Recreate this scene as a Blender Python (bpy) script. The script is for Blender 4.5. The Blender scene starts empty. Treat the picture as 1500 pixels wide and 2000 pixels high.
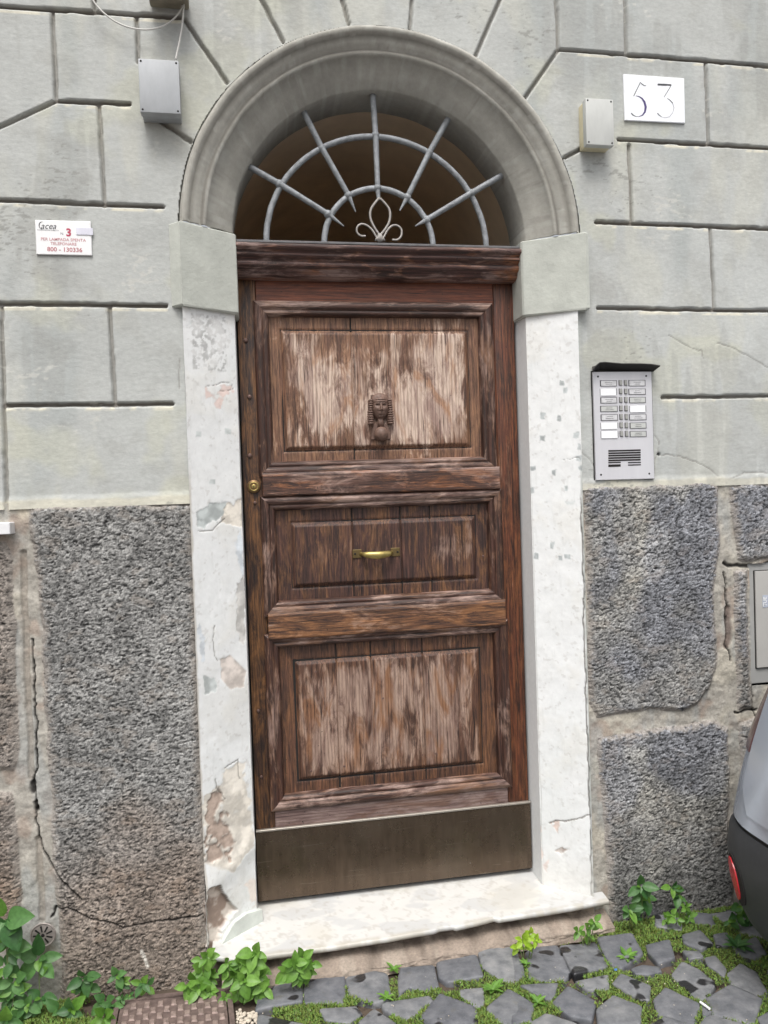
import bpy, bmesh, math, random
import numpy as np
from mathutils import Vector, Matrix
random.seed(7)
S = bpy.context.scene
COL = S.collection
RAD = math.radians

# ------------------------------------------------------------------ camera
CAM = np.array([0.0, -2.56, 1.60])
FPX = 1500.0                                   # focal length in pixels of the 1500 x 2000 photograph
MR = np.array([[0.98388712, -0.17565733, -0.03332615],     # camera right
               [0.03676433, 0.01635449, 0.99919013],       # camera up
               [0.17497004, 0.98431551, -0.02254889]])     # viewing direction
cam = bpy.data.cameras.new('camera'); cam_o = bpy.data.objects.new('camera', cam); COL.objects.link(cam_o)
cam.sensor_fit = 'VERTICAL'; cam.sensor_height = 24.0; cam.sensor_width = 18.0
cam.lens = FPX / 2000.0 * 24.0
cam.clip_start = 0.05; cam.clip_end = 500
m = Matrix(((MR[0][0], MR[1][0], -MR[2][0], CAM[0]), (MR[0][1], MR[1][1], -MR[2][1], CAM[1]),
            (MR[0][2], MR[1][2], -MR[2][2], CAM[2]), (0, 0, 0, 1)))
cam_o.matrix_world = m
S.camera = cam_o
S.render.resolution_x, S.render.resolution_y = 768, 1024

# ------------------------------------------------------------------ light
world = bpy.data.worlds.new('World'); S.world = world; world.use_nodes = True
wn = world.node_tree; wn.nodes.clear()
sky = wn.nodes.new('ShaderNodeTexSky'); sky.sky_type = 'NISHITA'; sky.sun_disc = False
SUN_EL, SUN_AZ = RAD(62), RAD(192)             # azimuth clockwise from +y
sky.sun_elevation = SUN_EL; sky.sun_rotation = SUN_AZ
sky.air_density = 1.0; sky.dust_density = 6.0; sky.ozone_density = 1.0
hs = wn.nodes.new('ShaderNodeHueSaturation'); hs.inputs['Saturation'].default_value = 0.22
bg = wn.nodes.new('ShaderNodeBackground'); bg.inputs['Strength'].default_value = 0.13
wo = wn.nodes.new('ShaderNodeOutputWorld')
wn.links.new(sky.outputs[0], hs.inputs['Color']); wn.links.new(hs.outputs[0], bg.inputs[0]); wn.links.new(bg.outputs[0], wo.inputs[0])
sun = bpy.data.lights.new('sun', 'SUN'); sun.energy = 1.5; sun.angle = RAD(22); sun.color = (1.0, 0.975, 0.94)
sun_o = bpy.data.objects.new('sun', sun); COL.objects.link(sun_o)
d = Vector((math.sin(SUN_AZ) * math.cos(SUN_EL), math.cos(SUN_AZ) * math.cos(SUN_EL), math.sin(SUN_EL)))
sun_o.rotation_euler = d.to_track_quat('Z', 'Y').to_euler(); sun_o.location = (0, -5, 8)
S.view_settings.view_transform = 'Standard'; S.view_settings.look = 'None'
S.view_settings.exposure = 0.54; S.view_settings.gamma = 1.0; S.view_settings.use_curve_mapping = False
S.render.engine = 'CYCLES'

# ------------------------------------------------------------------ measuring: photo pixel -> point on a real plane
def ray(px, py):
    return MR.T @ np.array([(px - 750) / FPX, -(py - 1000) / FPX, 1.0])
def P(px, py, y=0.0):
    r = ray(px, py); t = (y - CAM[1]) / r[1]
    return (CAM[0] + r[0] * t, CAM[2] + r[2] * t)
def Pz(px, py, zf):
    """point where the pixel's ray meets the surface z = zf(x, y)"""
    r = ray(px, py); z = zf(0, -.3)
    for _ in range(12):
        t = (z - CAM[2]) / r[2]; x, y = CAM[0] + r[0] * t, CAM[1] + r[1] * t; z = zf(x, y)
    return x, y, z
def GZ(x, y):
    return 0.04 + 0.08 * min(max(-y, -0.2), 0.6)

# ------------------------------------------------------------------ noise
_R = np.random.RandomState(3); _TAB = _R.rand(64, 256, 256).astype(np.float32)
def vn(x, y, seed=0):
    t = _TAB[seed % 64]
    xi = np.floor(x).astype(np.int64); yi = np.floor(y).astype(np.int64)
    fx = (x - xi); fy = (y - yi); fx = fx * fx * (3 - 2 * fx); fy = fy * fy * (3 - 2 * fy)
    a = t[xi & 255, yi & 255]; b = t[(xi + 1) & 255, yi & 255]; c = t[xi & 255, (yi + 1) & 255]; e = t[(xi + 1) & 255, (yi + 1) & 255]
    return (a * (1 - fx) + b * fx) * (1 - fy) + (c * (1 - fx) + e * fx) * fy
def fbm(x, y, f, o=4, seed=0, g=0.5):
    s = 0; a = 1; n = 0
    for i in range(o):
        c, k = math.cos(i * 1.3 + .4), math.sin(i * 1.3 + .4)
        s = s + a * vn((x * c - y * k) * f + 17.3 * i, (x * k + y * c) * f + 9.1 * i, seed + i); n += a; a *= g; f *= 2.03
    return s / n
def sm(a, b, x):
    t = np.clip((x - a) / (b - a), 0, 1); return t * t * (3 - 2 * t)
def dseg(X, Z, a, b):
    ax, az = a; bx, bz = b; dx, dz = bx - ax, bz - az; L = dx * dx + dz * dz + 1e-12
    t = np.clip(((X - ax) * dx + (Z - az) * dz) / L, 0, 1)
    return np.hypot(X - ax - t * dx, Z - az - t * dz)
def dline(X, Z, pts):
    d = np.full(X.shape, 9.0)
    for a, b in zip(pts[:-1], pts[1:]): d = np.minimum(d, dseg(X, Z, a, b))
    return d
def sdpoly(X, Z, poly):
    """positive inside"""
    d = dline(X, Z, list(poly) + [poly[0]]); ins = np.zeros(X.shape, bool); n = len(poly)
    for i in range(n):
        x1, z1 = poly[i]; x2, z2 = poly[(i + 1) % n]
        c = ((z1 > Z) != (z2 > Z)) & (X < (x2 - x1) * (Z - z1) / ((z2 - z1) if z2 != z1 else 1e-9) + x1)
        ins ^= c
    return np.where(ins, d, -d)
def mixc(C, col, m):
    m = m[..., None]; return C * (1 - m) + np.array(col) * m

# ------------------------------------------------------------------ objects
def tag(o, label=None, cat=None, group=None, kind=None):
    if label: o['label'] = label
    if cat: o['category'] = cat
    if group: o['group'] = group
    if kind: o['kind'] = kind
    return o
def thing(name, label, cat, loc=(0, 0, 0), group=None):
    o = bpy.data.objects.new(name, None); o.empty_display_size = .1; COL.objects.link(o); o.location = loc
    return tag(o, label, cat, group)
def link(name, me, mat=None, parent=None):
    o = bpy.data.objects.new(name, me); COL.objects.link(o)
    if mat is not None and not me.materials: me.materials.append(mat)
    if parent is not None:
        o.parent = parent
        w = Vector((0, 0, 0)); q = parent
        while q is not None: w += q.location; q = q.parent
        o.location = -w
    return o
def mesh_np(name, V, F, mat, parent=None, smooth=True, C=None):
    V = np.asarray(V, np.float32); F = np.asarray(F, np.int32); me = bpy.data.meshes.new(name)
    me.vertices.add(len(V)); me.vertices.foreach_set('co', V.ravel())
    k = F.shape[1]; me.loops.add(F.size); me.loops.foreach_set('vertex_index', F.ravel())
    me.polygons.add(len(F)); me.polygons.foreach_set('loop_start', np.arange(0, F.size, k, dtype=np.int32))
    me.polygons.foreach_set('loop_total', np.full(len(F), k, np.int32))
    me.polygons.foreach_set('use_smooth', np.full(len(F), smooth))
    if C is not None:
        a = me.color_attributes.new('Col', 'FLOAT_COLOR', 'POINT')
        a.data.foreach_set('color', np.c_[np.clip(C, 0, 1), np.ones(len(C))].astype(np.float32).ravel())
    me.update(calc_edges=True)
    return link(name, me, mat, parent)
def mesh_py(name, V, F, mat, parent=None, smooth=False):
    me = bpy.data.meshes.new(name); me.from_pydata([tuple(v) for v in V], [], [tuple(f) for f in F])
    if smooth:
        for p in me.polygons: p.use_smooth = True
    me.update(); return link(name, me, mat, parent)
def bm_obj(name, bm, mat, parent=None, smooth=False, angle=None):
    bmesh.ops.recalc_face_normals(bm, faces=bm.faces[:])
    me = bpy.data.meshes.new(name); bm.to_mesh(me); bm.free()
    if smooth:
        for p in me.polygons: p.use_smooth = True
        if angle is not None: me.set_sharp_from_angle(angle=RAD(angle))
    return link(name, me, mat, parent)
def box(x0, x1, y0, y1, z0, z1, bev=0, seg=1, bm=None):
    b = bmesh.new()
    bmesh.ops.create_cube(b, size=1)
    for v in b.verts: v.co = ((x0 + x1) / 2 + v.co.x * (x1 - x0), (y0 + y1) / 2 + v.co.y * (y1 - y0), (z0 + z1) / 2 + v.co.z * (z1 - z0))
    if bev: bmesh.ops.bevel(b, geom=b.edges[:], offset=bev, segments=seg, profile=.6, affect='EDGES')
    if bm is not None:
        t = bpy.data.meshes.new('t'); b.to_mesh(t); b.free(); bm.from_mesh(t); bpy.data.meshes.remove(t); return bm
    return b
def tube(pts, r, n=8, bm=None, cap=True):
    bm = bm or bmesh.new(); pts = [Vector(p) for p in pts]; rings = []
    rr = r if isinstance(r, (list, tuple)) else [r] * len(pts)
    up = Vector((0, 1, 0.01))
    for i, p in enumerate(pts):
        t = (pts[min(i + 1, len(pts) - 1)] - pts[max(i - 1, 0)]).normalized()
        a = t.cross(up)
        if a.length < 1e-3: a = t.cross(Vector((1, 0, 0)))
        a.normalize(); b = t.cross(a)
        rings.append([bm.verts.new(p + (a * math.cos(k * 2 * math.pi / n) + b * math.sin(k * 2 * math.pi / n)) * rr[i]) for k in range(n)])
    for A, B in zip(rings[:-1], rings[1:]):
        for k in range(n): bm.faces.new((A[k], A[(k + 1) % n], B[(k + 1) % n], B[k]))
    if cap: bm.faces.new(rings[0]); bm.faces.new(rings[-1][::-1])
    return bm
def prism(poly, y0, y1, bm=None, bev=0):
    """poly: (x, z) outline extruded from y0 to y1"""
    bm = bm or bmesh.new()
    A = [bm.verts.new((x, y0, z)) for x, z in poly]; B = [bm.verts.new((x, y1, z)) for x, z in poly]; n = len(poly)
    bm.faces.new(A); bm.faces.new(B[::-1])
    for i in range(n): bm.faces.new((A[i], B[i], B[(i + 1) % n], A[(i + 1) % n]))
    if bev: bmesh.ops.bevel(bm, geom=bm.edges[:], offset=bev, segments=1, affect='EDGES')
    return bm

# ------------------------------------------------------------------ materials
def newmat(name):
    mt = bpy.data.materials.new(name); mt.use_nodes = True
    nt = mt.node_tree; return mt, nt, nt.nodes['Principled BSDF']
def N(nt, t, **kw):
    n = nt.nodes.new(t)
    for k, v in kw.items():
        if k in n.inputs: n.inputs[k].default_value = v
        else: setattr(n, k, v)
    return n
def coords(nt, scale=(1, 1, 1)):
    g = nt.nodes.new('ShaderNodeNewGeometry'); mp = N(nt, 'ShaderNodeMapping'); mp.inputs['Scale'].default_value = scale
    nt.links.new(g.outputs['Position'], mp.inputs[0]); return mp.outputs[0]
def noise(nt, co, scale, detail=4, rough=.5, dist=0):
    n = N(nt, 'ShaderNodeTexNoise'); n.inputs['Scale'].default_value = scale; n.inputs['Detail'].default_value = detail
    n.inputs['Roughness'].default_value = rough; n.inputs['Distortion'].default_value = dist
    nt.links.new(co, n.inputs['Vector']); return n.outputs['Fac']
def ramp(nt, fac, stops, interp='LINEAR'):
    r = nt.nodes.new('ShaderNodeValToRGB'); r.color_ramp.interpolation = interp
    e = r.color_ramp.elements
    while len(e) < len(stops): e.new(.5)
    for q, (p, c) in zip(e, stops): q.position = p; q.color = (*c, 1) if len(c) == 3 else c
    nt.links.new(fac, r.inputs[0]); return r.outputs[0]
def mix(nt, f, a, b, mode='MIX'):
    n = nt.nodes.new('ShaderNodeMix'); n.data_type = 'RGBA'; n.blend_type = mode
    for i, v in ((0, f), (6, a), (7, b)):
        if hasattr(v, 'links'): nt.links.new(v, n.inputs[i])
        else: n.inputs[i].default_value = v if i == 0 else ((*v, 1) if len(v) == 3 else v)
    return n.outputs[2]
def bump(nt, h, strength, dist, normal=None):
    b = nt.nodes.new('ShaderNodeBump'); b.inputs['Strength'].default_value = strength; b.inputs['Distance'].default_value = dist
    nt.links.new(h, b.inputs['Height'])
    if normal is not None: nt.links.new(normal, b.inputs['Normal'])
    return b.outputs[0]
def attr_mat(name, rough=.85, scale=(1, 1, 1), nscale=90, contrast=.25, b1=(60, .3, .002), b2=(300, .3, .0006)):
    mt, nt, p = newmat(name); co = coords(nt, scale)
    a = N(nt, 'ShaderNodeVertexColor'); a.layer_name = 'Col'
    n1 = noise(nt, co, nscale, 6, .65)
    g = ramp(nt, n1, [(.25, (1 - contrast,) * 3), (.75, (1 + contrast * .6,) * 3)])
    c = mix(nt, 1.0, a.outputs[0], g, 'MULTIPLY')
    nt.links.new(c, p.inputs['Base Color']); p.inputs['Roughness'].default_value = rough
    h = bump(nt, noise(nt, co, b1[0], 5, .6), b1[1], b1[2]); h = bump(nt, noise(nt, co, b2[0], 4, .6), b2[1], b2[2], h)
    nt.links.new(h, p.inputs['Normal']); return mt
def plain(name, c, rough=.6, metal=0, var=.15, nscale=30, bmp=None, scale=(1, 1, 1), spec=None):
    mt, nt, p = newmat(name); co = coords(nt, scale)
    n = noise(nt, co, nscale, 5, .6)
    g = ramp(nt, n, [(.25, tuple(v * (1 - var) for v in c)), (.75, tuple(min(v * (1 + var), 1) for v in c))])
    nt.links.new(g, p.inputs['Base Color']); p.inputs['Roughness'].default_value = rough; p.inputs['Metallic'].default_value = metal
    if spec is not None: p.inputs['Specular IOR Level'].default_value = spec
    if bmp: nt.links.new(bump(nt, noise(nt, co, bmp[0], 5, .6), bmp[1], bmp[2]), p.inputs['Normal'])
    return mt

M_plaster = attr_mat('painted_plaster', .88, (.75, 1, 1.4), 75, .15, (75, .3, .0014), (210, .5, .0010))
M_jamb = attr_mat('white_plaster', .8, (1, 1, 1), 60, .07, (45, .3, .0012), (200, .2, .0005))
M_stone = attr_mat('volcanic_stone', .92, (.75, 1, 1.5), 280, .5, (230, .7, .0035), (430, .7, .002))
M_mortar = attr_mat('lime_mortar', .92, (1, 1, 1), 120, .3, (70, .6, .004), (260, .5, .001))
M_arch = attr_mat('grey_arch_paint', .85, (1, 1, 1), 50, .14, (30, .35, .003), (150, .4, .001))

def wood_mat(name, axis='z', dark=(.035, .014, .009), mid=(.115, .04, .022), pale=(.36, .24, .20), palef=.5, orange=(.26, .095, .03), orf=.3, seed=0, rough=.55, mask=False):
    mt, nt, p = newmat(name)
    sc = (1, 1, .07) if axis == 'z' else (.07, 1, 1)
    g = nt.nodes.new('ShaderNodeNewGeometry'); off = N(nt, 'ShaderNodeVectorMath', operation='ADD'); off.inputs[1].default_value = (seed * 3.17, 0, seed * 5.3)
    nt.links.new(g.outputs['Position'], off.inputs[0])
    if mask:
        va0 = N(nt, 'ShaderNodeVertexColor'); va0.layer_name = 'Col'; sp0 = nt.nodes.new('ShaderNodeSeparateColor'); nt.links.new(va0.outputs[0], sp0.inputs[0])
        cb0 = nt.nodes.new('ShaderNodeCombineXYZ'); ml0 = N(nt, 'ShaderNodeMath', operation='MULTIPLY'); ml0.inputs[1].default_value = 7; nt.links.new(sp0.outputs[2], ml0.inputs[0]); nt.links.new(ml0.outputs[0], cb0.inputs[2]); nt.links.new(ml0.outputs[0], cb0.inputs[0])
        of2 = N(nt, 'ShaderNodeVectorMath', operation='ADD'); nt.links.new(off.outputs[0], of2.inputs[0]); nt.links.new(cb0.outputs[0], of2.inputs[1]); off = of2
    def cs(s):
        q = N(nt, 'ShaderNodeMapping'); q.inputs['Scale'].default_value = s; nt.links.new(off.outputs[0], q.inputs[0]); return q.outputs[0]
    st = (1, 1, .045) if axis == 'z' else (.045, 1, 1)
    fine = noise(nt, cs(st), 420, 4, .75, .25)
    med = noise(nt, cs(sc), 95, 6, .72, .5)
    swirl = noise(nt, cs((1, 1, .24) if axis == 'z' else (.24, 1, 1)), 20, 6, .72, 1.2)
    big = noise(nt, cs((1, 1, .5) if axis == 'z' else (.5, 1, 1)), 7, 4, .6, .5)
    wv = nt.nodes.new('ShaderNodeTexWave'); wv.bands_direction = 'X' if axis == 'z' else 'Z'
    wv.inputs['Scale'].default_value = 26; wv.inputs['Distortion'].default_value = 9; wv.inputs['Detail'].default_value = 3; wv.inputs['Detail Scale'].default_value = .7
    nt.links.new(cs((1, 1, .10) if axis == 'z' else (.10, 1, 1)), wv.inputs['Vector'])
    def madd(a, k, b):
        n = N(nt, 'ShaderNodeMath', operation='MULTIPLY_ADD'); nt.links.new(a, n.inputs[0]); n.inputs[1].default_value = k
        if hasattr(b, 'links'): nt.links.new(b, n.inputs[2])
        else: n.inputs[2].default_value = b
        return n.outputs[0]
    base = ramp(nt, madd(fine, .20, madd(med, .8, -.07)), [(.34, dark), (.5, mid), (.66, tuple(v * 1.9 for v in mid))])
    om = ramp(nt, madd(fine, .4, madd(swirl, .9, -.15)), [(.56 - .10 * orf, (0, 0, 0)), (.66, (1, 1, 1))])
    base = mix(nt, om, base, mix(nt, med, tuple(v * .55 for v in orange), tuple(v * 1.35 for v in orange)))
    sm_ = madd(big, 1.35, madd(swirl, 1.15, madd(med, .40, madd(fine, .25, 0.0))))
    if mask:
        va = N(nt, 'ShaderNodeVertexColor'); va.layer_name = 'Col'; sp = nt.nodes.new('ShaderNodeSeparateColor'); nt.links.new(va.outputs[0], sp.inputs[0]); sm_ = madd(sp.outputs[0], .55, madd(sm_, 1, -.55))
    lo = 1.97 - .55 * palef
    sub = N(nt, 'ShaderNodeMapRange'); sub.inputs[1].default_value = lo; sub.inputs[2].default_value = lo + .26; nt.links.new(sm_, sub.inputs[0])
    lilac = (pale[0] * .66, pale[1] * .57, pale[2] * .58)
    pc = mix(nt, ramp(nt, swirl, [(.40, (0, 0, 0)), (.58, (1, 1, 1))]), lilac, tuple(v * 1.25 for v in pale)); tan_ = ramp(nt, noise(nt, cs((1, 1, .30) if axis == 'z' else (.3, 1, 1)), 13, 5, .65, .9), [(.50, (0, 0, 0)), (.62, (.85, .85, .85))]); pc = mix(nt, tan_, pc, tuple(v * 1.15 for v in orange))
    base = mix(nt, sub.outputs[0], base, pc)
    crk = ramp(nt, fine, [(.30, (.25, .22, .20)), (.46, (.85, .84, .83)), (.62, (1.2, 1.2, 1.2))]); base = mix(nt, .50, base, crk, 'MULTIPLY')
    gr_ = ramp(nt, wv.outputs['Fac'], [(.10, (.50, .44, .40)), (.35, (1, 1, 1))]); base = mix(nt, .55, base, gr_, 'MULTIPLY')
    deep = ramp(nt, noise(nt, cs((1, 1, .03) if axis == 'z' else (.03, 1, 1)), 150, 2, .5, .3), [(.30, (.15, .12, .10)), (.345, (1, 1, 1))]); base = mix(nt, .9, base, deep, 'MULTIPLY')
    holes = ramp(nt, noise(nt, cs((1, 1, .6)), 130, 1, .5), [(.20, (.05, .04, .03)), (.24, (1, 1, 1))]); base = mix(nt, 1, base, holes, 'MULTIPLY')
    nt.links.new(base, p.inputs['Base Color']); p.inputs['Roughness'].default_value = rough
    b = bump(nt, fine, .7, .0016); b = bump(nt, med, .5, .002, b); nt.links.new(b, p.inputs['Normal'])
    return mt
W_stile = wood_mat('stile_wood', 'z', dark=(.028, .012, .007), mid=(.13, .040, .018), palef=.25, orf=.85, seed=1, rough=.42, orange=(.19, .070, .026), pale=(.20, .13, .10))
W_stile_l = wood_mat('dark_stile_wood', 'z', dark=(.016, .008, .006), mid=(.050, .022, .013), palef=.25, orf=1.3, seed=2, orange=(.23, .105, .036), pale=(.17, .11, .09))
W_top = wood_mat('red_rail_wood', 'x', dark=(.10, .027, .012), mid=(.21, .060, .025), palef=0.0, orf=.4, seed=3, orange=(.19, .062, .028), rough=.4)
W_rail1 = wood_mat('rail_wood', 'x', dark=(.03, .014, .010), mid=(.095, .042, .027), palef=.85, orf=.7, seed=4, pale=(.25, .17, .14))
W_rail2 = wood_mat('orange_rail_wood', 'x', dark=(.028, .013, .009), mid=(.10, .044, .024), palef=.62, orf=1.5, seed=5, pale=(.26, .18, .14), orange=(.31, .14, .055))
W_bot = wood_mat('grey_rail_wood', 'x', dark=(.04, .022, .018), mid=(.105, .060, .050), palef=1.7, orf=-1.5, seed=16, pale=(.20, .145, .13), orange=(.12, .065, .045))
W_pan1 = wood_mat('bleached_panel_wood', 'z', dark=(.06, .03, .02), mid=(.17, .085, .055), palef=1.28, orf=1.5, seed=7, pale=(.48, .375, .305), orange=(.31, .165, .09), mask=True)
W_pan2 = wood_mat('dark_panel_wood', 'z', dark=(.026, .013, .011), mid=(.078, .035, .026), palef=.82, orf=.8, seed=8, pale=(.22, .15, .12), orange=(.20, .095, .042), mask=True)
W_pan3 = wood_mat('weathered_panel_wood', 'z', dark=(.035, .018, .013), mid=(.115, .053, .032), palef=1.24, orf=.9, seed=9, pale=(.29, .205, .16), orange=(.20, .092, .042), mask=True)
W_mold_x = wood_mat('molding_wood_across', 'x', dark=(.026, .012, .008), mid=(.070, .028, .018), palef=.82, orf=.3, seed=10, pale=(.26, .18, .15), orange=(.17, .085, .045))
W_mold_z = wood_mat('molding_wood_upright', 'z', dark=(.026, .012, .008), mid=(.070, .028, .018), palef=.72, orf=.3, seed=11, pale=(.25, .17, .14), orange=(.17, .085, .045))
W_trans = wood_mat('transom_wood', 'x', dark=(.03, .013, .010), mid=(.085, .036, .028), palef=.85, orf=.2, seed=12, pale=(.24, .165, .145))
M_dark = plain('dark_gap', (.012, .01, .009), .9)
M_iron = plain('grey_painted_iron', (.25, .265, .28), .6, .1, .40, 45, (70, .8, .003))
M_iron2 = plain('worn_scroll_iron', (.34, .32, .30), .6, .1, .3, 80)
M_screw = plain('screw_steel', (.10, .095, .09), .5, .5)
M_brass = plain('brass', (.42, .33, .12), .40, .85, .25, 60)
M_brass_d = plain('dull_brass', (.23, .14, .065), .45, .6, .25, 60)
def bronze():
    mt, nt, p = newmat('bronze_kick_plate'); co = coords(nt, (1, 1, .15)); c2 = coords(nt)
    c = ramp(nt, noise(nt, co, 60, 4, .6), [(.3, (.092, .066, .047)), (.7, (.135, .098, .070))])
    c = mix(nt, ramp(nt, noise(nt, c2, 5, 4, .6), [(.4, (0, 0, 0)), (.7, (.6, .6, .6))]), c, (.16, .125, .095))
    sp = ramp(nt, noise(nt, c2, 95, 1, .5), [(.80, (0, 0, 0)), (.82, (1, 1, 1))]); c = mix(nt, sp, c, (.55, .53, .50))
    sc = ramp(nt, noise(nt, coords(nt, (.06, 1, 1.6)), 60, 2, .5, 1.2), [(.70, (0, 0, 0)), (.72, (.5, .5, .5))]); c = mix(nt, sc, c, (.24, .20, .16))
    nt.links.new(c, p.inputs['Base Color']); p.inputs['Metallic'].default_value = .8
    r_ = ramp(nt, noise(nt, c2, 12, 5, .6), [(.3, (.20,) * 3), (.7, (.36,) * 3)]); nt.links.new(r_, p.inputs['Roughness'])
    nt.links.new(bump(nt, noise(nt, c2, 7, 3, .5), .15, .004, bump(nt, noise(nt, co, 240, 3), .1, .0004)), p.inputs['Normal']); return mt
M_bronze = bronze()
M_knock = plain('carved_wood', (.135, .080, .060), .6, 0, .35, 90, (160, .4, .001))
M_alu = plain('brushed_aluminium', (.66, .655, .68), .45, .35, .06, 20, (300, .05, .0003), (1, 1, .1))
M_paper = plain('white_card', (.82, .83, .84), .6, 0, .03)
M_card2 = plain('grey_card', (.58, .58, .59), .35, 0, .2, 60)
M_ink = plain('ink', (.06, .06, .07), .7)
M_btn = plain('button_grey', (.36, .36, .34), .4, .3, .2, 90)
M_red = plain('sign_red', (.45, .05, .10), .6); M_redp = plain('faded_red', (.52, .22, .24), .6)
M_bluegrey = plain('sticker_lilac', (.66, .66, .74), .6)
M_plate = plain('white_enamel', (.85, .87, .90), .35, 0, .02)
M_ink2 = plain('violet_ink', (.07, .05, .16), .5); M_inkp = plain('worn_ink', (.42, .42, .46), .6)
M_marble = attr_mat('white_marble', .42, (1, 1, 1), 14, .06, (30, .1, .001), (200, .1, .0003))
M_boxg = plain('grey_plastic', (.36, .375, .39), .5, 0, .12, 25, (200, .1, .0005), (1, 1, .4))
M_boxw = plain('painted_box', (.50, .51, .49), .55, 0, .10, 25, (90, .15, .001), (1, 1, .4))
M_cream = plain('cream_box_side', (.62, .56, .38), .55, 0, .1)
M_cable = plain('pale_cable', (.58, .57, .54), .5)
M_hood = plain('black_hood', (.016, .014, .013), .7)
M_rust = plain('rusty_cast_iron', (.145, .105, .092), .75, .2, .45, 50, (130, .6, .0015))
M_brown_in = plain('corridor_plaster', (.86, .70, .52), .9, 0, .15, 5)
M_cab = plain('cabinet_paint', (.44, .43, .41), .5, 0, .08, 6); M_cabf = plain('cabinet_frame_paint', (.36, .36, .35), .5, 0, .1, 8)

# ------------------------------------------------------------------ height-field builder
def field(X, Z, V, C, lab, names, mats, parent, res_note=None, thin=None):
    """X,Z (ny,nx) grids; V (ny,nx,3) positions; lab (ny-1,nx-1) cell labels (-1 = none); one mesh object per label"""
    ny, nx = X.shape; idx = np.arange(ny * nx).reshape(ny, nx); Vf = V.reshape(-1, 3); Cf = C.reshape(-1, 3); out = {}
    for L in np.unique(lab):
        if L < 0: continue
        r, c = np.where(lab == L)
        if len(r) < 12: continue
        q = np.stack([idx[r, c], idx[r, c + 1], idx[r + 1, c + 1], idx[r + 1, c]], 1)
        u, inv = np.unique(q, return_inverse=True)
        nm = names(L) if callable(names) else names; mt = mats(L) if callable(mats) else mats
        out[L] = mesh_np(nm, Vf[u], inv.reshape(q.shape), mt, parent, True, Cf[u])
    return out
def grid(x0, x1, z0, z1, res):
    nx = int(round((x1 - x0) / res)) + 1; nz = int(round((z1 - z0) / res)) + 1
    return np.meshgrid(np.linspace(x0, x1, nx), np.linspace(z0, z1, nz))
def cellavg(A): return (A[:-1, :-1] + A[1:, :-1] + A[:-1, 1:] + A[1:, 1:]) / 4

# ================================================================== THE FACADE
facade = thing('building_facade', 'grey plastered palazzo wall with scored block joints, arched doorway and dark rough stone base', 'building', (0.5, 0, 0))
XC, ZC, RO, RI = 0.503, 2.480, 0.687, 0.5155
ZS = [3.135, 2.845, 2.546, 2.231, 1.9165]      # heights of the scored courses
XL, XR_ = -1.05, 2.20
def seg(*p): return [P(*q) for q in p]
REAL = [
    [(XL, 3.137), P(352, 34)], seg((360, 38), (443, 160)), seg((183, 0), (184, 20)), seg((102, 24), (110, 196)),
    seg((267, 36), (270, 120)), seg((110, 197), (252, 203)), seg((110, 197), (-60, 275)), seg((300, 226), (372, 277)),
    seg((193, 206), (204, 401)), [(XL, P(0, 389)[1]), P(318, 404)], [(XL, 2.231), P(324, 597)], seg((214, 600), (225, 791)),
    seg((10, 792), (336, 789)), seg((2, 600), (14, 1022)),
    seg((505, -10), (553, 81)), seg((666, -10), (681, 46)), seg((806, -10), (800, 61)), seg((981, -10), (929, 109)),
    seg((1023, 195), (1091, 96)), seg((1084, -30), (1091, 96)), [P(1091, 96), (XR_, 3.126)], seg((1221, -30), (1224, 106)),
    seg((1378, 122), (1384, 278)), [P(1209, 272), (XR_, 2.828)], seg((1229, 283), (1234, 433)), [P(1164, 434), (XR_, 2.533)],
    seg((1388, 445), (1396, 605)), [P(1168, 602), (XR_, 2.232)], [P(1294, 776), (XR_, 1.918)], seg((1103, 308), (1140, 288)),
]
VIRT = [seg((352, 34), (362, 40)), seg((183, 0), (178, -60)), seg((270, 120), (272, 206)), seg((252, 203), (305, 230)), seg((318, 404), (352, 408)),
        seg((324, 597), (372, 600)), seg((336, 789), (380, 789)), [P(14, 1022), (P(14, 1022)[0], 1.55)],
        seg((372, 277), (390, 285)), seg((443, 160), (455, 172)), seg((553, 81), (560, 92)), seg((681, 46), (684, 62)), seg((800, 61), (799, 75)),
        seg((929, 109), (922, 122)), seg((1023, 195), (1012, 208)), seg((1140, 288), (1209, 272)), seg((1103, 308), (1088, 316)), seg((1234, 433), (1234, 440)),
        seg((1164, 434), (1110, 434)), seg((1168, 602), (1110, 602)), seg((1294, 776), (1120, 778)), seg((360, -60), (352, 34)), [(XL, 3.137), (XL - .1, 3.137)]]
res = 0.004
X, Z = grid(XL, XR_, 1.592, 3.49, res)
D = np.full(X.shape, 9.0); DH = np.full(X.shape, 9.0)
wob = (fbm(X, Z, 30, 2, 5) - .5) * .004
for a, b in REAL:
    dd = dseg(X + wob, Z + wob, a, b); D = np.minimum(D, dd)
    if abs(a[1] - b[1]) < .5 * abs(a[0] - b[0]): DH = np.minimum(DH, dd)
g = 1 - sm(.0042, .0078, D)
H = -.015 * g
H += (fbm(X, Z * 1.4, 7, 3, 8) - .5) * .004 + (fbm(X * .7, Z * 1.3, 95, 3, 12) - .5) * .0009
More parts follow.
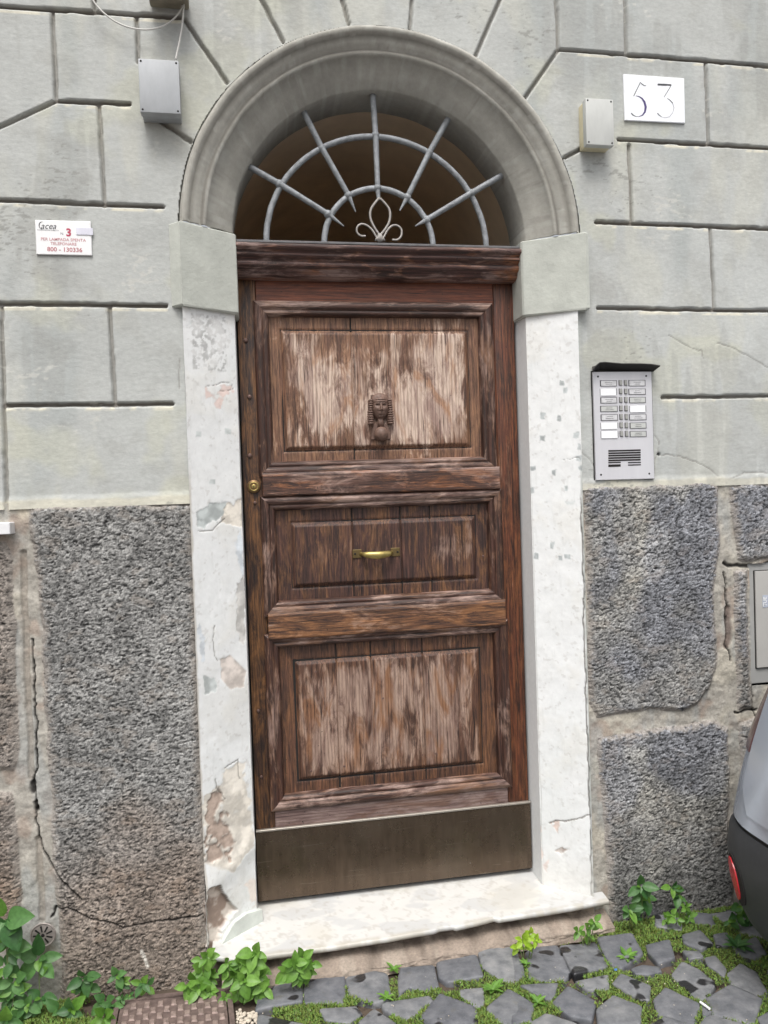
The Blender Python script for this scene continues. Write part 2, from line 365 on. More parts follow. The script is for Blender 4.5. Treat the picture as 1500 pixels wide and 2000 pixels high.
# chips along the lower lips of the joints, repainted in cream
n1 = fbm(X, Z, 22, 4, 20); n2 = fbm(X, Z, 6, 4, 24); n3 = fbm(X, Z * .35, 9, 4, 28)
base = np.array([.445, .457, .440])
C = np.ones(X.shape + (3,)) * base
C *= (0.90 + .20 * n2)[..., None]
C = mixc(C, (.50, .50, .44), sm(.52, .72, n3) * .5)
C = mixc(C, (.33, .355, .35), sm(.55, .75, fbm(X, Z * .3, 5, 4, 33)) * .5)
C = mixc(C, (.50, .50, .38), sm(.60, .72, fbm(X, Z, 5, 4, 37)) * .35)
low = np.full(X.shape, 9.0)
for a, b in REAL:
    if abs(a[1] - b[1]) < .5 * abs(a[0] - b[0]): low = np.minimum(low, dseg(X, Z + .014, a, b))
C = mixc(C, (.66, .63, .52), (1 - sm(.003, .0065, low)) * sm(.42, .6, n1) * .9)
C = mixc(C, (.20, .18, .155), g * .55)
C = mixc(C, (.085, .065, .05), g * (1 - sm(.008, .012, DH)) * .62)  # horizontal joints darker still: dirt, with the joint's shade painted into the colour
# cream band of bare plaster right above the stone base
edge = 1.617 + .008 * (n1 - .5)
C = mixc(C, (.64, .61, .50), (1 - sm(-.006, .006, Z - edge - .016 * (n3 - .4))) * .75)
H += (1 - sm(0, .02, Z - edge)) * .004
run = fbm(X, Z * .12, 34, 3, 95) * sm(.35, .65, fbm(X, Z * .5, 4, 2, 96)); C = mixc(C, (.30, .30, .28), sm(.34, .48, run) * .30)
C = mixc(C, (.30, .295, .27), sm(.55, .72, fbm(X, Z, 13, 4, 98)) * .22)
# hairline cracks
CR = [((1306, 655), (1350, 680), (1362, 684), (1371, 685), (1374, 700), (1371, 690)), ((1398, 668), (1430, 680), (1460, 695), (1500, 718)),
      ((1279, 850), (1287, 862), (1284, 888), (1300, 889), (1330, 892), (1360, 903), (1385, 915), (1402, 930)), ((1135, 884), (1150, 895), (1162, 912)),
      ((1284, 888), (1279, 905), (1279, 925)), ((1430, 932), (1460, 922), (1500, 925)), ((350, 700), (348, 740), (352, 760)), ((372, 830), (380, 845), (378, 870))]
for c in CR:
    pts = [P(*q) for q in c]; w2 = (fbm(X, Z, 60, 2, 40) - .5) * .010
    dd = dline(X + w2, Z - w2, pts); k = 1 - sm(.0006, .0030, dd)
    C = mixc(C, (.20, .19, .17), k * .6); H -= .002 * k
dd = np.hypot(X - P(1287, 887)[0], Z - P(1287, 887)[1]); C = mixc(C, (.02, .02, .02), 1 - sm(.004, .008, dd)); H -= .006 * (1 - sm(.004, .008, dd))
# old scratches and peeled flecks on the plaster
fl = fbm(X, Z * 2.2, 38, 3, 45) * fbm(X, Z, 5, 2, 46)
C = mixc(C, (.56, .555, .51), sm(.52, .56, fl) * .5); C = mixc(C, (.24, .24, .22), sm(.54, .57, fbm(X, Z * 3, 45, 3, 49) * fbm(X, Z, 4, 2, 50)) * .6)
V = np.stack([X, -H, Z], -1)
# labels on a coarse grid
cx_, cz_ = np.meshgrid(np.arange(XL, XR_, .012), np.arange(1.592, 3.49, .012)); blk = np.zeros(cx_.shape, bool)
for a, b in REAL + VIRT: blk |= dseg(cx_, cz_, a, b) < .0092
blk |= (np.hypot(cx_ - XC, cz_ - ZC) < RO - .004) & (cz_ > ZC)
blk |= (cx_ > XC - RO + .002) & (cx_ < 1.160) & (cz_ <= ZC)
lab = np.full(cx_.shape, -1); cur = 0
for i in range(lab.shape[0]):
    for j in range(lab.shape[1]):
        if lab[i, j] < 0 and not blk[i, j]:
            st = [(i, j)]; lab[i, j] = cur; n = 0
            while st:
                a, b = st.pop(); n += 1
                for u, v in ((a + 1, b), (a - 1, b), (a, b + 1), (a, b - 1)):
                    if 0 <= u < lab.shape[0] and 0 <= v < lab.shape[1] and lab[u, v] < 0 and not blk[u, v]: lab[u, v] = cur; st.append((u, v))
            if n < 25: lab[lab == cur] = -1
            else: cur += 1
for it in range(8):
    for ax, s in ((0, 1), (0, -1), (1, 1), (1, -1)):
        r = np.roll(lab, s, ax); mm = (lab < 0) & (r >= 0); lab[mm] = r[mm]
XCc, ZCc = cellavg(X), cellavg(Z)
Lf = lab[np.clip(((ZCc - 1.592) / .012).round().astype(int), 0, lab.shape[0] - 1), np.clip(((XCc - XL) / .012).round().astype(int), 0, lab.shape[1] - 1)]
hole = ((np.hypot(XCc - XC, ZCc - ZC) < RO + .001) & (ZCc > ZC)) | ((XCc > XC - RO + .010) & (XCc < np.where(ZCc > 2.232, XC + RO - .010, 1.162)) & (ZCc <= ZC))
Lf = np.where(hole, -1, Lf)
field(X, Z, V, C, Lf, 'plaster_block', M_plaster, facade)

# the facade goes on beyond the frame: plainer blocks of the same courses
bl = 0
rows = [(1.605, 1.9165), (1.9165, 2.231), (2.231, 2.546), (2.546, 2.845), (2.845, 3.135), (3.135, 3.49)]
M_far = plain('plaster_beyond', (.41, .42, .395), .88, 0, .1, 5, (55, .35, .002))
mortar_back = box(-6, XL - .004, .02, .10, 0, 6); bm_obj('wall_backing', mortar_back, M_far, facade)
bm_obj('wall_backing', box(XR_ + .004, 8, .02, .10, 0, 6), M_far, facade)
bm_obj('wall_backing', box(XL - .004, XR_ + .004, .02, .10, 3.50, 6), M_far, facade)
bm_obj('plaster_block', box(XL + .0, XR_ - .0, .001, .02, 3.4905, 6, .004), M_far, facade)
for k, (z0, z1) in enumerate(rows):
    for side in (-1, 1):
        x = XL if side < 0 else XR_
        w = .35 if k % 2 else .62
        while -5.5 < x < 7.5:
            x2 = x + side * w; a, b = min(x, x2), max(x, x2)
            bm_obj('plaster_block', box(a + .009, b - .009, 0.001, .022, z0 + .009, z1 - .009, .005), M_far, facade); x = x2; w = .62

# ------------------------------------------------------------------ rough stone base
STONES = {
    'big_left': [(56, 992), (60, 988), (372, 982), (378, 990), (386, 1300), (393, 1500), (402, 1800), (406, 1960), (405, 2100), (112, 2100), (118, 1850), (108, 1720), (100, 1560), (88, 1400), (80, 1200), (62, 1060)],
    'far_left_upper': [(-200, 1052), (10, 1056), (24, 1090), (30, 1250), (36, 1490), (30, 1505), (-200, 1515)],
    'far_left_lower': [(-200, 1548), (20, 1545), (28, 1600), (44, 1700), (42, 1780), (20, 1800), (-200, 1900)],
    'right_upper': [(1142, 952), (1150, 946), (1390, 941), (1402, 950), (1406, 1060), (1396, 1180), (1402, 1300), (1385, 1350), (1360, 1375), (1330, 1388), (1250, 1388), (1165, 1404), (1150, 1380), (1146, 1150)],
    'right_lower': [(1168, 1438), (1230, 1432), (1310, 1418), (1400, 1408), (1420, 1420), (1427, 1560), (1424, 1640), (1440, 1800), (1460, 1900), (1200, 1900), (1188, 1740), (1180, 1600), (1170, 1520)],
    'far_right_upper': [(1424, 952), (1436, 945), (1700, 940), (1700, 1085), (1500, 1092), (1450, 1096), (1440, 1090), (1434, 1040)],
    'narrow_right': [(1432, 1112), (1460, 1110), (1464, 1250), (1468, 1386), (1440, 1388), (1436, 1250)],
    'far_right_lower': [(1442, 1412), (1480, 1402), (1700, 1390), (1700, 1950), (1480, 1900), (1455, 1750), (1448, 1560)],
}
SP = {k: [P(*q) for q in v] for k, v in STONES.items()}
for kk, dx in (('far_left_upper', 0), ('far_left_lower', 0)):
    SP[kk] = [(max(x, XL - .05), z) for x, z in SP[kk]]
res = 0.0033
for (x0, x1) in ((XL, -.176), (1.156, 2.20)):
    X, Z = grid(x0, x1, -.06, 1.612, res)
    wx = (fbm(X, Z, 14, 3, 3) - .5) * .030; wz = (fbm(X, Z, 14, 3, 6) - .5) * .030
    SDm = np.full(X.shape, -9.0); LB = np.full(X.shape, -1)
    for i, (k, poly) in enumerate(SP.items()):
        if max(p[0] for p in poly) < x0 or min(p[0] for p in poly) > x1: continue
        sd = sdpoly(X + wx * .6, Z + wz * .6, poly)
        LB = np.where(sd > SDm, i, LB); SDm = np.maximum(SDm, sd)
    ins = SDm > 0
    # a stone face: coarse hammered relief with slanting pits
    sx, sz = X * .95 + Z * .30, Z - X * .10
    f1 = fbm(X, Z, 5, 3, 10); f2 = fbm(sx, sz * 1.9, 80, 3, 14, .7); f3 = fbm(sx, sz * 1.6, 130, 2, 18, .7); wn_ = np.random.RandomState(4).rand(*X.shape)
    pit = sm(.60, .72, f2) * sm(.45, .58, f3)
    hs_ = .010 * sm(0, .02, SDm) + (f1 - .5) * .012 + (f2 - .5) * -.0032 + (f3 - .5) * .0028 - .0045 * pit + (wn_ - .5) * .0012
    m1 = fbm(X, Z, 35, 4, 22); m2 = fbm(X, Z, 9, 3, 26)
    hm = -.004 + (m1 - .5) * .008 + (m2 - .5) * .008
    H = np.where(ins, hs_, hm); H = H * 1.0
    t = sm(-.004, .006, SDm); H = hm * (1 - t) + hs_ * t
    # vertical crack in the left mortar and by the right jamb
    C = np.ones(X.shape + (3,)) * np.array([.228, .225, .217])
    C *= (.55 + 1.05 * sm(.25, .75, f3))[..., None] * (.8 + .4 * f1)[..., None] * (.58 + .84 * wn_)[..., None]
    C = mixc(C, (.42, .41, .39), sm(.58, .74, fbm(X, Z * 1.4, 150, 2, 30)) * .6)
    bt = fbm(X, Z * .8, 16, 3, 91); C = C * (.86 + .28 * sm(.35, .65, bt))[..., None]; C = mixc(C, (.34, .30, .26), sm(.62, .70, fbm(X, Z * 1.5, 22, 3, 93)) * .35); C = mixc(C, (.025, .024, .023), pit * .9); p2_ = sm(.66, .72, fbm(sx, sz * 2.2, 100, 2, 39)); C = mixc(C, (.03, .03, .03), p2_ * .8); H = H - .003 * p2_ * (SDm > 0)
    if x0 < 0:
        brown = sm(.72, .30, Z + (f1 - .5) * .5) * .75
        C = C * (1 - (brown * .9)[..., None] * (1 - np.array([1.0, .76, .60]))); C = C * (1 - sm(-.68, -.74, X)[..., None] * (1 - np.array([.95, .85, .78])))
        C = mixc(C, (.30, .25, .21), sm(.56, .70, fbm(X, Z * 2, 10, 3, 52)) * sm(.45, .1, Z) * .7)
    else:
        C = C * (1 - (sm(.45, .62, fbm(X, Z * .7, 6, 3, 55)) * .55)[..., None] * (1 - np.array([.78, .84, 1.04]))); C = C * (1 + (sm(.48, .68, fbm(X, Z, 5, 3, 58)) * .3)[..., None] * np.array([1, .92, .70]))
        C = C * (1 - (sm(.35, .1, Z) * .3)[..., None])
    CM = np.ones(X.shape + (3,)) * np.array([.40, .375, .33]) * (.62 + .65 * m1)[..., None]
    CM = mixc(CM, (.50, .46, .38), sm(.5, .65, m2) * .6); CM = mixc(CM, (.33, .25, .20), sm(.55, .7, fbm(X, Z, 12, 3, 60)) * .6)
    CM = mixc(CM, (.34, .35, .34), sm(.5, .7, fbm(X, Z * .4, 14, 3, 62)) * .6)
    smear = sm(.035, .0, SDm) * sm(.42, .58, fbm(X, Z * 1.6, 60, 3, 64) + .25 * sm(.02, 0, SDm))
    C = mixc(C, (.40, .36, .32), smear * .75)
    t2 = sm(-.002, .002, SDm); C = CM * (1 - t2)[..., None] + C * t2[..., None]
    lines = []
    if x0 < 0:
        lines = [([(64, 1250), (69, 1400), (71, 1500), (66, 1535), (72, 1575), (70, 1600), (78, 1650), (100, 1690), (120, 1715), (150, 1745), (160, 1755)], .0022, 0),
                 ([(100, 1795), (108, 1772), (135, 1770), (175, 1790), (220, 1800), (240, 1808), (300, 1800), (400, 1784)], .0022, 1),
                 ([(66, 1532), (64, 1548)], .006, 0), ([(69, 1568), (71, 1584)], .005, 0)]
        # mortar groove lines along the left joint
        for px in ((44, 1080, 60, 1520), (76, 1640, 82, 1800)):
            dd = dseg(X + wx * .3, Z, P(px[0], px[1]), P(px[2], px[3])); kx = 1 - sm(.006, .012, dd); H -= kx * .008; C = mixc(C, (.26, .22, .18), kx * .5)
        wh = dline(X + wx * .5, Z, [P(276, 1855), P(283, 1870), P(290, 1885)]); C = mixc(C, (.7, .66, .6), (1 - sm(.003, .006, wh)) * .9)
        C = mixc(C, (.62, .55, .44), (1 - sm(0, .03, np.hypot(X - P(45, 1000)[0], (Z - P(45, 1000)[1]) * .7))) * .9)
    else:
        lines = [([(1414, 1098), (1424, 1105), (1460, 1106), (1500, 1102), (1560, 1100)], .0055, 0), ([(1468, 1108), (1472, 1380), (1476, 1400)], .0025, 0),
                 ([(1436, 1392), (1452, 1390), (1480, 1388)], .003, 0), ([(1416, 1120), (1422, 1180), (1420, 1260), (1428, 1290)], .003, 0)]
        dk = dline(X + wx * .4, Z + wz * .3, [P(1422, 1190), P(1424, 1250), P(1420, 1262)]); C = mixc(C, (.13, .09, .075), (1 - sm(.008, .016, dk)) * .8); H -= .008 * (1 - sm(.008, .016, dk))
        lines.append(([(1137, 960), (1133, 1000), (1131, 1080), (1136, 1200), (1139, 1300), (1141, 1420), (1148, 1560), (1151, 1590), (1153, 1640)], .0022, 0))
    for pts, w_, _ in lines:
        wv = (fbm(X, Z, 45, 2, 66) - .5) * .012
        dd = dline(X + wv, Z - wv, [P(*q) for q in pts]); k = 1 - sm(w_ * .6, w_ * 1.6, dd); C = mixc(C, (.02, .018, .016), k * .95); H -= .010 * k
    V = np.stack([X, -H, Z], -1)
    cl = cellavg(SDm) > 0; LBc = np.where(cl, LB[:-1, :-1], 99)
    # cabinet opening
    cab = (XCc2 := cellavg(X)) > 1.824; cab &= (cellavg(Z) > .845) & (cellavg(Z) < 1.300)
    LBc = np.where(cab, -1, LBc)
    field(X, Z, V, C, LBc, lambda L: 'mortar_joint' if L == 99 else 'base_stone', lambda L: M_mortar if L == 99 else M_stone, facade)
M_farst = plain('stone_beyond', (.13, .128, .125), .92, 0, .5, 90, (60, 1, .006))
M_farmo = plain('mortar_beyond', (.36, .34, .30), .92, 0, .3, 40, (60, .6, .004))
for side in (-1, 1):
    x = XL if side < 0 else 2.20
    bm_obj('mortar_joint', box(*(sorted((x, -5.5 if side < 0 else 7.5))), .004, .02, 0, 1.605), M_farmo, facade)
    q = 0
    while -5 < x < 7:
        w = (.7, .5, .85)[q % 3]; x2 = x + side * w; a, b = min(x, x2), max(x, x2)
        for z0, z1 in ((.0, .95), (.98, 1.60)) if q % 2 else ((.0, .60), (.63, 1.60)):
            bm_obj('base_stone', box(a + .016, b - .016, -.010, .01, z0, z1 - .01, .008, 2), M_farst, facade)
        x = x2; q += 1

# ------------------------------------------------------------------ splayed jambs and imposts
def plane_uv(O, A, Nn):
    O, A, Nn = (np.array(v, float) for v in (O, A, Nn))
    def f(px, py):
        r = ray(px, py); t = ((O - CAM) @ Nn) / (r @ Nn); p = CAM + r * t
        return float((p - O) @ A), float(p[2])
    return f
def jamb(xo, yo, xi, yi, z0, z1, side, name):
    L = math.hypot(xi - xo, yi - yo); A = np.array([(xi - xo) / L, (yi - yo) / L, 0]); O = np.array([xo, yo, 0])
    Nn = np.array([A[1], -A[0], 0]);  Nn = Nn if Nn[1] < 0 else -Nn
    uvf = plane_uv(O, A, Nn)
    U, Zz = grid(-.0, L, z0, z1, .0032)
    n1 = fbm(U, Zz, 9, 4, 1 + side); n2 = fbm(U, Zz, 40, 3, 7); wob = (fbm(U, Zz, 16, 3, 9 + side) - .5) * .034 + (fbm(U, Zz, 75, 3, 19 + side) - .5) * .018
    h = (n1 - .5) * .005 + (n2 - .5) * .0006
    C = np.ones(U.shape + (3,)) * np.array([.76, .768, .762]); C = mixc(C, (.70, .725, .72), sm(.5, .75, fbm(U, Zz * .5, 8, 4, 13)) * .4)
    C = mixc(C, (.70, .68, .62), sm(.55, .75, n1) * .35)
    grime = sm(.50, .66, fbm(U, Zz, 11, 5, 68 + side)) * sm(2.3, .3, Zz); C = mixc(C, (.56, .545, .50), grime * (.10 if side else .28)); C = mixc(C, (.35, .32, .28), sm(.70, .74, fbm(U, Zz, 70, 3, 66)) * .25)
    flk = fbm(U * 1.6, Zz, 55, 3, 70 + side) * sm(.3, .7, fbm(U, Zz, 5, 2, 75)); C = mixc(C, (.60, .625, .61), sm(.46, .52, flk) * (.05 if side else .15))
    C = mixc(C, (.50, .50, .47), sm(.66, .74, fbm(U * 3, Zz * .6, 30, 3, 80)) * .15)
    eo = sm(.009, .002, U + (fbm(Zz, U * 0, 20, 3, 85) - .5) * .010) * sm(1.75, 1.6, Zz); C = mixc(C, (.38, .40, .37) if side else (.50, .46, .40), eo * .8)
    ck = sm(.0030, .0010, np.abs(U - .0075 + (fbm(Zz, U * 0, 14, 4, 88) - .5) * .014)) * sm(1.62, 1.5, Zz) * (1 if side else .0); C = mixc(C, (.07, .06, .05), ck * .9); h = h - .006 * ck
    ck = sm(.0022, .0006, np.abs(U - L + .004 + (fbm(Zz, U * 0, 9, 3, 90) - .5) * .006)) * sm(1.9, 1.2, Zz) * side; C = mixc(C, (.36, .36, .34), ck * .6)
    def patch(poly, col, m=1.0, dh=0.0, soft=.002, w=1.0, tex=None, rim=False):
        nonlocal h, C
        pp = [uvf(*q) for q in poly]; sd = sdpoly(U + wob * w, Zz - wob * w, pp); k = sm(-soft, soft, sd)
        if tex is not None: k = k * tex
        C = mixc(C, col, k * m); C = C * (1 - (k * m)[..., None] * (.30 - .60 * sm(.35, .65, stain))[..., None] * .8); h = h + dh * k + k * (fine - .5) * .0012
        if rim:
            kk = (1 - sm(.001, .004, np.abs(sd))) * sm(-.5, 1, (Zz - np.mean([q[1] for q in pp])) / .05); C = mixc(C, (.10, .07, .055), kk * .8)
    GREY = (.44, .475, .465); CRM = (.66, .60, .51); PNK = (.36, .27, .22)
    fine = fbm(U, Zz, 110, 3, 30); stain = fbm(U, Zz, 30, 4, 34)
    def crack(pts, w=.0012, m=.75):
        nonlocal h, C
        dd = dline(U + wob * .35, Zz + wob * .35, [uvf(*q) for q in pts]); k = 1 - sm(w * .6, w * 2.2, dd); C = mixc(C, (.16, .14, .12), k * m); h = h - .002 * k
    if side == 0:
        patch([(374, 612), (441, 618), (442, 726), (377, 721)], (.50, .50, .49), .8, 0, .002, .15, sm(.40, .55, fine))
        patch([(359, 600), (378, 602), (380, 640), (364, 640)], GREY, .7, 0, .003, 1, sm(.45, .6, stain))
        for q in ((388, 848), (445, 843), (417, 943)): patch([(q[0] - 5, q[1] - 6), (q[0] + 6, q[1] - 5), (q[0] + 5, q[1] + 5), (q[0] - 6, q[1] + 4)], GREY, .75, 0, .002, .3)
        patch([(402, 753), (425, 748), (452, 752), (455, 765), (440, 770), (430, 797), (420, 795), (415, 775), (403, 780)], (.60, .40, .34), .6, 0, .002, .5, sm(.42, .56, stain))
        crack([(402, 754), (418, 752), (432, 748), (452, 750), (454, 762), (440, 766), (420, 764)], .0007, .5)
        patch([(386, 1000), (412, 990), (444, 980), (447, 1000), (430, 1006), (415, 1017), (402, 1036), (388, 1032)], GREY, .9, -.0015)
        patch([(446, 985), (475, 975), (475, 1032), (455, 1028), (428, 1016)], CRM, .8, -.0015)
        patch([(458, 1060), (473, 1040), (474, 1130), (464, 1100)], (.58, .64, .70), .6, -.0005, .004)
        patch([(463, 1140), (476, 1120), (480, 1262), (468, 1255), (458, 1200)], (.52, .50, .47), .8, -.001)
        patch([(430, 1288), (455, 1284), (480, 1310), (478, 1345), (452, 1348), (432, 1325)], (.60, .52, .46), .8, -.0015)
        patch([(394, 1318), (418, 1322), (428, 1345), (400, 1356)], GREY, .8, -.001)
        patch([(386, 1230), (394, 1220), (398, 1290), (390, 1290)], (.50, .55, .6), .6)
        crack([(417, 1225), (415, 1250), (418, 1280), (425, 1292)]); crack([(388, 1036), (414, 1038), (420, 1030), (440, 1012)])
        patch([(398, 1555), (410, 1545), (425, 1530), (440, 1500), (480, 1488), (492, 1650), (450, 1700), (402, 1690)], CRM, .75, -.001, .004, 1.3, sm(.25, .5, stain + .2))
        patch([(402, 1640), (412, 1560), (424, 1535), (436, 1560), (440, 1600), (456, 1640), (446, 1680), (404, 1688)], PNK, .9, -.004, .003, 1.3, sm(.30, .45, stain))
        crack([(418, 1525), (425, 1545), (440, 1560)]); crack([(440, 1500), (465, 1483), (470, 1520)])
        patch([(403, 1732), (430, 1729), (440, 1748), (464, 1778), (452, 1796), (430, 1830), (416, 1866), (404, 1870)], PNK, 1, -.020, .003, .8, None, True)
        patch([(403, 1732), (430, 1729), (440, 1748), (464, 1778), (452, 1796), (430, 1830), (416, 1866), (404, 1870)], (.55, .46, .40), .8, 0, .003, .8, sm(.45, .6, stain))
        C = mixc(C, (.60, .59, .55), sm(.40, .20, Zz) * .5 * sm(.4, .6, stain)); h = h + .008 * np.exp(-((Zz - .33 - U * .5) / .05) ** 2)
        patch([(480, 1730), (510, 1700), (512, 1770), (490, 1775)], (.62, .52, .44), .6, 0, .004, 1, sm(.4, .55, stain))
    else:
        for q in ((1098, 747), (1104, 762), (1060, 812), (1093, 816), (1060, 855), (1125, 850), (1131, 872), (1041, 915), (1080, 925), (1040, 955), (1107, 952), (1077, 1066), (1045, 1088), (1107, 1088), (1092, 1092), (1134, 915), (1131, 895)):
            s_ = random.uniform(3, 7); patch([(q[0] - s_, q[1] - 5), (q[0] + s_, q[1] - 5), (q[0] + s_, q[1] + 6), (q[0] - s_, q[1] + 5)], (.40, .43, .43), .9, 0, .002, .5, sm(.22, .42, stain + .1))
        patch([(1066, 978), (1125, 977), (1120, 985), (1070, 986)], GREY, .6, 0, .002, .5, sm(.45, .55, stain))
        patch([(1040, 1605), (1052, 1600), (1056, 1660), (1052, 1705), (1044, 1690)], (.62, .48, .42), .7, -.001, .003)
        patch([(1083, 1662), (1100, 1654), (1108, 1660), (1096, 1668)], PNK, .8, -.002, .002, .6); patch([(1060, 1690), (1070, 1680), (1070, 1705)], (.62, .42, .36), .6, -.001, .002, .6)
        patch([(1073, 1607), (1092, 1604), (1096, 1640), (1088, 1625)], (.55, .42, .36), .8, -.001, .002, .4, sm(.42, .5, stain))
        crack([(1073, 1608), (1083, 1601), (1100, 1603), (1126, 1600), (1150, 1592)], .0016, .9); crack([(1100, 900), (1130, 893), (1135, 900)], .0008, .5)
        patch([(1090, 1660), (1150, 1650), (1155, 1740), (1080, 1720)], (.62, .63, .62), .5, 0, .01, 1, sm(.4, .6, stain))
        C = mixc(C, (.64, .62, .58), sm(.32, .18, Zz) * .5)
    V = O + U[..., None] * A + h[..., None] * Nn; V[..., 2] = Zz
    lb = np.zeros((U.shape[0] - 1, U.shape[1] - 1), int)
    o = list(field(U, Zz, V, C, lb, name, M_jamb, facade).values())[0]; return o
JL = (-.181, -.022, -.019, .085); JR = (1.166, -.016, 1.012, .085)
jamb(*JL, .10, 2.240, 0, 'jamb_plaster'); jamb(*JR, .13, 2.240, 1, 'jamb_plaster')
# perpendicular reveals between the splay and the door frame, thin returns of the jamb at its outer edge
def cquad(name, p, mat, col):
    return mesh_np(name, p, [(0, 1, 2, 3)], mat, facade, False, np.array([col] * 4))
WH = (.74, .75, .745)
cquad('door_reveal', [(1.012, .0845, .13), (1.004, .24, .13), (1.004, .24, 2.24), (1.012, .0845, 2.24)], M_jamb, WH)
cquad('door_reveal', [(-.019, .0845, .10), (-.014, .24, .10), (-.014, .24, 2.24), (-.019, .0845, 2.24)], M_jamb, WH)
cquad('jamb_return', [(-.181, -.022, .0), (-.181, .03, .0), (-.181, .03, 2.24), (-.181, -.022, 2.24)], M_jamb, WH)
cquad('jamb_return', [(1.166, -.016, .0), (1.166, .03, .0), (1.166, .03, 2.24), (1.166, -.016, 2.24)], M_jamb, WH)
cquad('jamb_footing', [(-.181, -.020, 0), (-.019, .087, 0), (-.019, .087, .11), (-.181, -.020, .11)], M_jamb, (.3, .25, .2))
cquad('jamb_footing', [(1.166, -.014, 0), (1.012, .087, 0), (1.012, .087, .14), (1.166, -.014, .14)], M_jamb, (.3, .25, .2))

def impost(side):
    if side == 0: pts = [(-.216, .03), (-.214, -.004), (-.1795, -.036), (-.006, .074), (-.004, .080), (-.002, .30), (-.216, .30)]
    else: pts = [(1.204, .03), (1.204, -.034), (1.192, -.038), (1.003, .072), (.998, .080), (.994, .30), (1.204, .30)]
    bm = bmesh.new(); z0, z1 = 2.228, 2.490; n = len(pts)
    rings = []
    for z, o in ((z0 - .006, .004), (z0, 0), ((z0 + z1) / 2, 0), (z1 - .004, 0), (z1, .004)):
        rings.append([bm.verts.new((x + (o if x < .5 else -o) * (0 if y > .2 else 1) * (-1 if abs(x - .5) < .6 and y < .2 else 1), y + (o if y < .2 else 0), z)) for x, y in pts])
    for A, B in zip(rings[:-1], rings[1:]):
        for k in range(n): bm.faces.new((A[k], A[(k + 1) % n], B[(k + 1) % n], B[k]))
    bm.faces.new(rings[0]); bm.faces.new(rings[-1])
    bmesh.ops.triangulate(bm, faces=[f for f in bm.faces if len(f.verts) > 4])
    return bm
M_imp = plain('impost_paint', (.46, .475, .43), .85, 0, .13, 14, (60, .5, .003))
bm_obj('impost', impost(0), M_imp, facade); bm_obj('impost', impost(1), M_imp, facade)

# ------------------------------------------------------------------ archivolt: moulded ring swept round the opening
prof = [(RO + .012, .014), (RO - .0035, .013), (RO - .005, -.006), (RO - .010, -.020), (RO - .020, -.024), (RO - .030, -.019), (RO - .036, -.010), (RO - .040, -.008),
        (RO - .052, -.004), (RO - .064, .006), (RO - .072, .012), (RO - .076, .008), (RO - .084, .008), (RO - .090, .016), (RO - .093, .024),
        (RO - .13, .046), (RI + .004, .078), (RI, .083), (RI, .15), (RI, .232), (RI + .004, .236), (.60, .240)]
na = 300; A_ = np.linspace(-.004, math.pi + .004, na)
pr = np.array(prof); Rr = pr[:, 0][None, :] + np.zeros((na, 1)); Yy = pr[:, 1][None, :] + np.zeros((na, 1)); AA = A_[:, None] + np.zeros((1, len(prof)))
Rr = Rr + (fbm(AA * 2, Rr * 8, 3, 3, 2) - .5) * .005
XX = XC - .003 + Rr * np.cos(AA) * np.where(np.cos(AA) > 0, 1.0, .997); ZZ = ZC + np.maximum(Rr * np.sin(AA), .0125)
Ca = np.ones(XX.shape + (3,)) * np.array([.355, .345, .308]) * (.80 + .40 * fbm(AA * .62, Rr, 9, 5, 6))[..., None]
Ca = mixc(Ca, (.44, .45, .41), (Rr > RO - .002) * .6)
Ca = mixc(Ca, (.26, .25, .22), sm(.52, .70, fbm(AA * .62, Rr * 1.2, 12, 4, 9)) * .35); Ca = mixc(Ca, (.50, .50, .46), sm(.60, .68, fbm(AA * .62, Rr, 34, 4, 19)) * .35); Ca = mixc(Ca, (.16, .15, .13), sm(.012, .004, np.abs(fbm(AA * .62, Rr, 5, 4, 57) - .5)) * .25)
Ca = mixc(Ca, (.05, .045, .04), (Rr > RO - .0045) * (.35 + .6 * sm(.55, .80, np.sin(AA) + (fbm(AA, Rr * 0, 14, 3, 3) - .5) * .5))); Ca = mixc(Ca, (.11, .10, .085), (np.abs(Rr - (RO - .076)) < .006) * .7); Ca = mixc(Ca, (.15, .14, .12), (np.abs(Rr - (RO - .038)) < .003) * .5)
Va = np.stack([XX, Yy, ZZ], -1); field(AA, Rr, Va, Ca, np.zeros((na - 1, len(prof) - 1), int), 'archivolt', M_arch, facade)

# ------------------------------------------------------------------ the dim corridor behind the fanlight
cr = []
for t in np.linspace(0, math.pi, 33): cr.append((XC + .60 * math.cos(t), ZC + .02 + .60 * math.sin(t)))
cr = [(XC + .60, 0.02)] + cr + [(XC - .60, 0.02)]
bm = bmesh.new(); A = [bm.verts.new((x, .238, z)) for x, z in cr]; B = [bm.verts.new((x, 2.3, z)) for x, z in cr]
for i in range(len(cr) - 1): bm.faces.new((A[i], A[i + 1], B[i + 1], B[i]))
bm.faces.new((A[-1], A[0], B[0], B[-1])); bm.faces.new(B)
o = bm_obj('corridor_vault', bm, M_brown_in, facade, True, 40)

